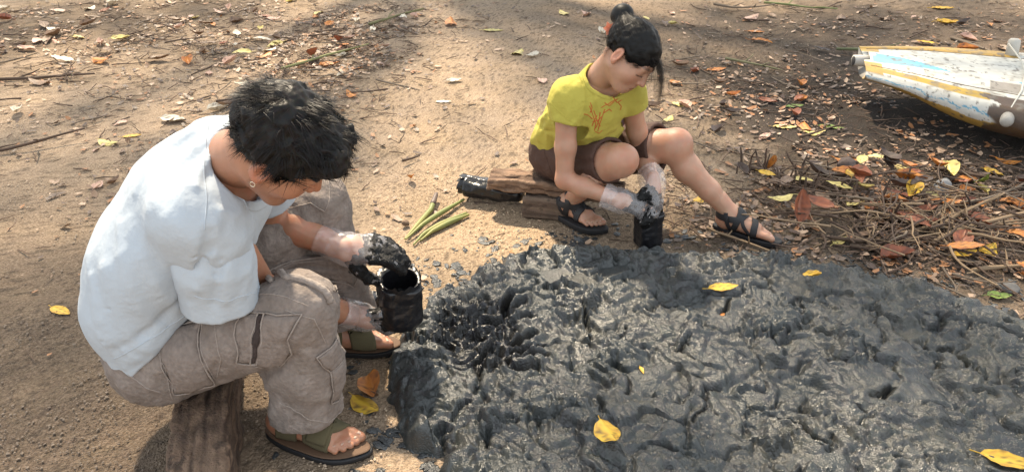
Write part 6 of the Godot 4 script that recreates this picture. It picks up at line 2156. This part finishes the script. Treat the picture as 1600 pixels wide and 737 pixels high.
func blob(sd: int) -> ArrayMesh:
	var a := Acc.new()
	var n := simplex(1.2, sd)
	for i in 5:
		for j in 8:
			var th := PI * i / 4.0
			var ph := TAU * j / 8.0
			var p := Vector3(sin(th) * cos(ph), cos(th), sin(th) * sin(ph))
			a.vert(p * (1.0 + 0.5 * n.get_noise_3dv(p)))
	for i in 4:
		for j in 8:
			var k := i * 8 + j
			var l := i * 8 + (j + 1) % 8
			a.quad(k, l, l + 8, k + 8)
	return a.mesh(false)

func flake() -> ArrayMesh:
	var a := Acc.new()
	var ps := [Vector3(-0.5, 0, -0.9), Vector3(0.4, 0.15, -0.8), Vector3(0.6, 0.05, 0.1), Vector3(0.2, 0.3, 0.9), Vector3(-0.5, 0.1, 0.4)]
	var c := a.vert(Vector3(0, -0.05, 0))
	for p in ps: a.vert(p)
	for i in 5: a.tri(c, 1 + i, 1 + (i + 1) % 5)
	return a.mesh(false)

func stick() -> ArrayMesh:
	var a := Acc.new()
	a.tube([Vector3(0, 0, -1), Vector3(0.08, 0.06, -0.2), Vector3(-0.05, 0.02, 0.4), Vector3(0.1, 0, 1)], [0.09, 0.10, 0.08, 0.05], 5)
	return a.mesh(false)

func scatter(called: String, label: String, m: StandardMaterial3D, mesh: Mesh, count: int, how: int, col: Color):
	var mm := MultiMesh.new()
	mm.transform_format = MultiMesh.TRANSFORM_3D
	mm.use_colors = true
	mm.mesh = mesh
	mm.instance_count = count
	var clump := simplex(2.2, 800 + how, 3)
	var centres := [[Vector2(-2.3, -5.2), Vector2(1.1, 0.75), 8], [Vector2(-1.1, -4.75), Vector2(0.28, 0.6), 4], [Vector2(1.5, -2.6), Vector2(0.32, 0.28), 4], [Vector2(1.5, -3.8), Vector2(0.5, 0.5), 3], [Vector2(2.6, -5.2), Vector2(1.0, 0.6), 3], [Vector2(-1.6, -3.3), Vector2(0.9, 0.6), 2], [Vector2(0.95, -2.6), Vector2(0.3, 0.2), 1], [Vector2(1.95, -2.6), Vector2(0.3, 0.4), 2]]
	var i := 0
	var guard := 0
	while i < count and guard < count * 30:
		guard += 1
		var x := 0.0
		var z := 0.0
		var sz := Vector3.ONE
		var tint := col
		if how == 0:
			var e := rng.randi() % 26
			var p := mud_outline[e % mud_outline.size()].lerp(mud_outline[(e + 1) % mud_outline.size()], rng.randf())
			x = p.x + rng.randfn() * 0.12
			z = p.y + rng.randfn() * 0.10 - 0.03
			if Geometry2D.is_point_in_polygon(Vector2(x, z), mud_outline) or z > -1.0: continue
			if clump.get_noise_2d(x * 3.0, z * 3.0) < 0.05: continue
			var s := 0.003 + 0.012 * pow(rng.randf(), 3.0)
			sz = Vector3(s * rng.randf_range(0.7, 2.2), s * 0.13 + 0.0006, s * rng.randf_range(0.7, 1.8))
			tint = col * rng.randf_range(0.5, 1.2)
		elif how == 1:
			z = -1.05 - 3.6 * pow(rng.randf(), 1.4)
			x = rng.randf_range(-1.0, 1.0) * (0.35 - z * 0.68)
			if clump.get_noise_2d(x, z) + rng.randfn() * 0.12 < 0.10: continue
			if Geometry2D.is_point_in_polygon(Vector2(x, z), mud_outline): continue
			var s := 0.0011 + 0.0030 * pow(rng.randf(), 3.0)
			sz = Vector3(s * rng.randf_range(0.8, 1.5), s * rng.randf_range(0.35, 0.6), s)
			tint = ground_color(x, z, 0, 0) * rng.randf_range(0.80, 1.05)
		else:
			var pick := rng.randi() % 27
			var k := 0
			while pick >= centres[k][2]:
				pick -= centres[k][2]
				k += 1
			x = centres[k][0].x + rng.randfn() * centres[k][1].x
			z = centres[k][0].y + rng.randfn() * centres[k][1].y
			if z > -1.6 or z < -7.0 or clump.get_noise_2d(x, z) < rng.randf_range(-0.4, 0.2): continue
			if Geometry2D.is_point_in_polygon(Vector2(x, z), mud_outline): continue
			if how == 2:
				var s := 0.004 + 0.018 * pow(rng.randf(), 2.2)
				sz = Vector3(s, s, s * rng.randf_range(0.7, 1.6))
				tint = [Color(0.20, 0.125, 0.08), Color(0.10, 0.065, 0.05), Color(0.42, 0.29, 0.20), Color(0.34, 0.16, 0.07), Color(0.14, 0.10, 0.075)][rng.randi() % 5]
			else:
				var s := 0.010 + 0.045 * pow(rng.randf(), 2.0)
				sz = Vector3(s * 0.6, s * 0.6, s)
				tint = col * rng.randf_range(0.5, 1.8)
		tint.a = 1.0
		var b := Basis.from_euler(Vector3(rng.randfn() * 0.2, rng.randf() * TAU, rng.randfn() * 0.2)).scaled_local(sz)
		var y := ground_y(x, z) + (0.002 if how == 0 else (0.005 if how == 1 else 0.009))
		mm.set_instance_transform(i, Transform3D(b, Vector3(x, y, z)))
		mm.set_instance_color(i, tint)
		i += 1
	while i < count:
		mm.set_instance_transform(i, Transform3D(Basis().scaled(Vector3.ONE * 0.0001), Vector3(0, -0.5, -3)))
		mm.set_instance_color(i, col)
		i += 1
	var o := MultiMeshInstance3D.new()
	o.multimesh = mm
	o.material_override = m
	o.name = numbered(called)
	add_child(o)
	tag(o, label, called.replace("_", " "), "", "stuff")

# ---------------------------------------------------------------- the tree whose shade dapples the ground
func build_tree():
	rng.seed = 1234
	var root := thing("shade_tree", "broad leafy tree standing behind the path, its crown spreading over both people", "tree", Vector3(-2.2, 0, -11.5))
	var bark := Color(0.11, 0.085, 0.065)
	var a := Acc.new()
	var t0 := Vector3(-2.2, -0.2, -11.5)
	a.tube([t0, t0 + Vector3(0.05, 1.2, 0.1), t0 + Vector3(0.2, 3.0, 0.6), t0 + Vector3(0.3, 4.6, 1.3)], [0.34, 0.25, 0.21, 0.17], 14, bark)
	put(a.mesh(), "trunk", M.twig, root)
	var fork := t0 + Vector3(0.3, 4.6, 1.3)
	var ends := []
	for i in 9:
		var e := Vector3(-5.0 + 1.35 * i, 6.6 + rng.randf() * 1.2, -5.2 - rng.randf() * 2.5 - (1.0 if i % 2 else -1.0))
		var m := fork.lerp(e, 0.5) + Vector3(rng.randfn() * 0.3, 0.7, rng.randfn() * 0.3)
		var l := Acc.new()
		l.tube([fork, fork.lerp(m, 0.5) + Vector3(0, 0.3, 0), m, m.lerp(e, 0.5) + Vector3(0, 0.2, 0), e], [0.13, 0.10, 0.07, 0.045, 0.02], 9, bark)
		put(l.mesh(), "limb", M.twig, root)
		ends.append(e)
	# leaves in loose clumps with gaps between, through which the sun falls on the path
	var gap := simplex(0.55, 901, 3)
	var gap2 := simplex(1.7, 902, 2)
	var mm := MultiMesh.new()
	mm.transform_format = MultiMesh.TRANSFORM_3D
	mm.use_colors = true
	mm.mesh = flake()
	var n := 9500
	mm.instance_count = n
	var i := 0
	while i < n:
		var p := Vector3(rng.randf_range(-7.5, 6.5), 0, rng.randf_range(-11.0, -2.6))
		p.y = 6.6 + rng.randfn() * 0.55
		if gap.get_noise_2d(p.x, p.z) + 0.55 * gap2.get_noise_2d(p.x, p.z) + rng.randfn() * 0.10 < 0.07: continue
		var s := rng.randf_range(0.06, 0.12)
		mm.set_instance_transform(i, Transform3D(Basis.from_euler(Vector3(rng.randfn() * 0.5, rng.randf() * TAU, rng.randfn() * 0.5)).scaled_local(Vector3(s * 0.8, s, s)), p))
		mm.set_instance_color(i, Color(0.055, 0.085, 0.025) * rng.randf_range(0.7, 1.4))
		i += 1
	var crown := MultiMeshInstance3D.new()
	crown.multimesh = mm
	crown.material_override = M.leaf
	crown.name = "crown"
	root.add_child(crown)
	crown.position = -root.position
	crown.set_meta("kind", "stuff")

# ---------------------------------------------------------------- labels
# things whose labels came out alike are told apart by their order from left to right
func part_labels():
	var same := {}
	for o in get_children():
		if o.has_meta("label"):
			var l: String = o.get_meta("label")
			if not same.has(l): same[l] = []
			same[l].append(o)
	var nth := ["second", "third", "fourth", "fifth", "sixth", "seventh", "eighth"]
	for l in same:
		var os: Array = same[l]
		if os.size() < 2: continue
		os.sort_custom(func(a, b): return middle_x(a) < middle_x(b))
		for i in os.size():
			var w: String = "leftmost" if i == 0 else ("rightmost" if i == os.size() - 1 else nth[mini(i - 1, 6)] + " from left")
			os[i].set_meta("label", "%s, %s" % [l, w])

func middle_x(o: Node3D) -> float:
	if o is MeshInstance3D: return (o.transform * o.mesh.get_aabb()).get_center().x
	return o.position.x
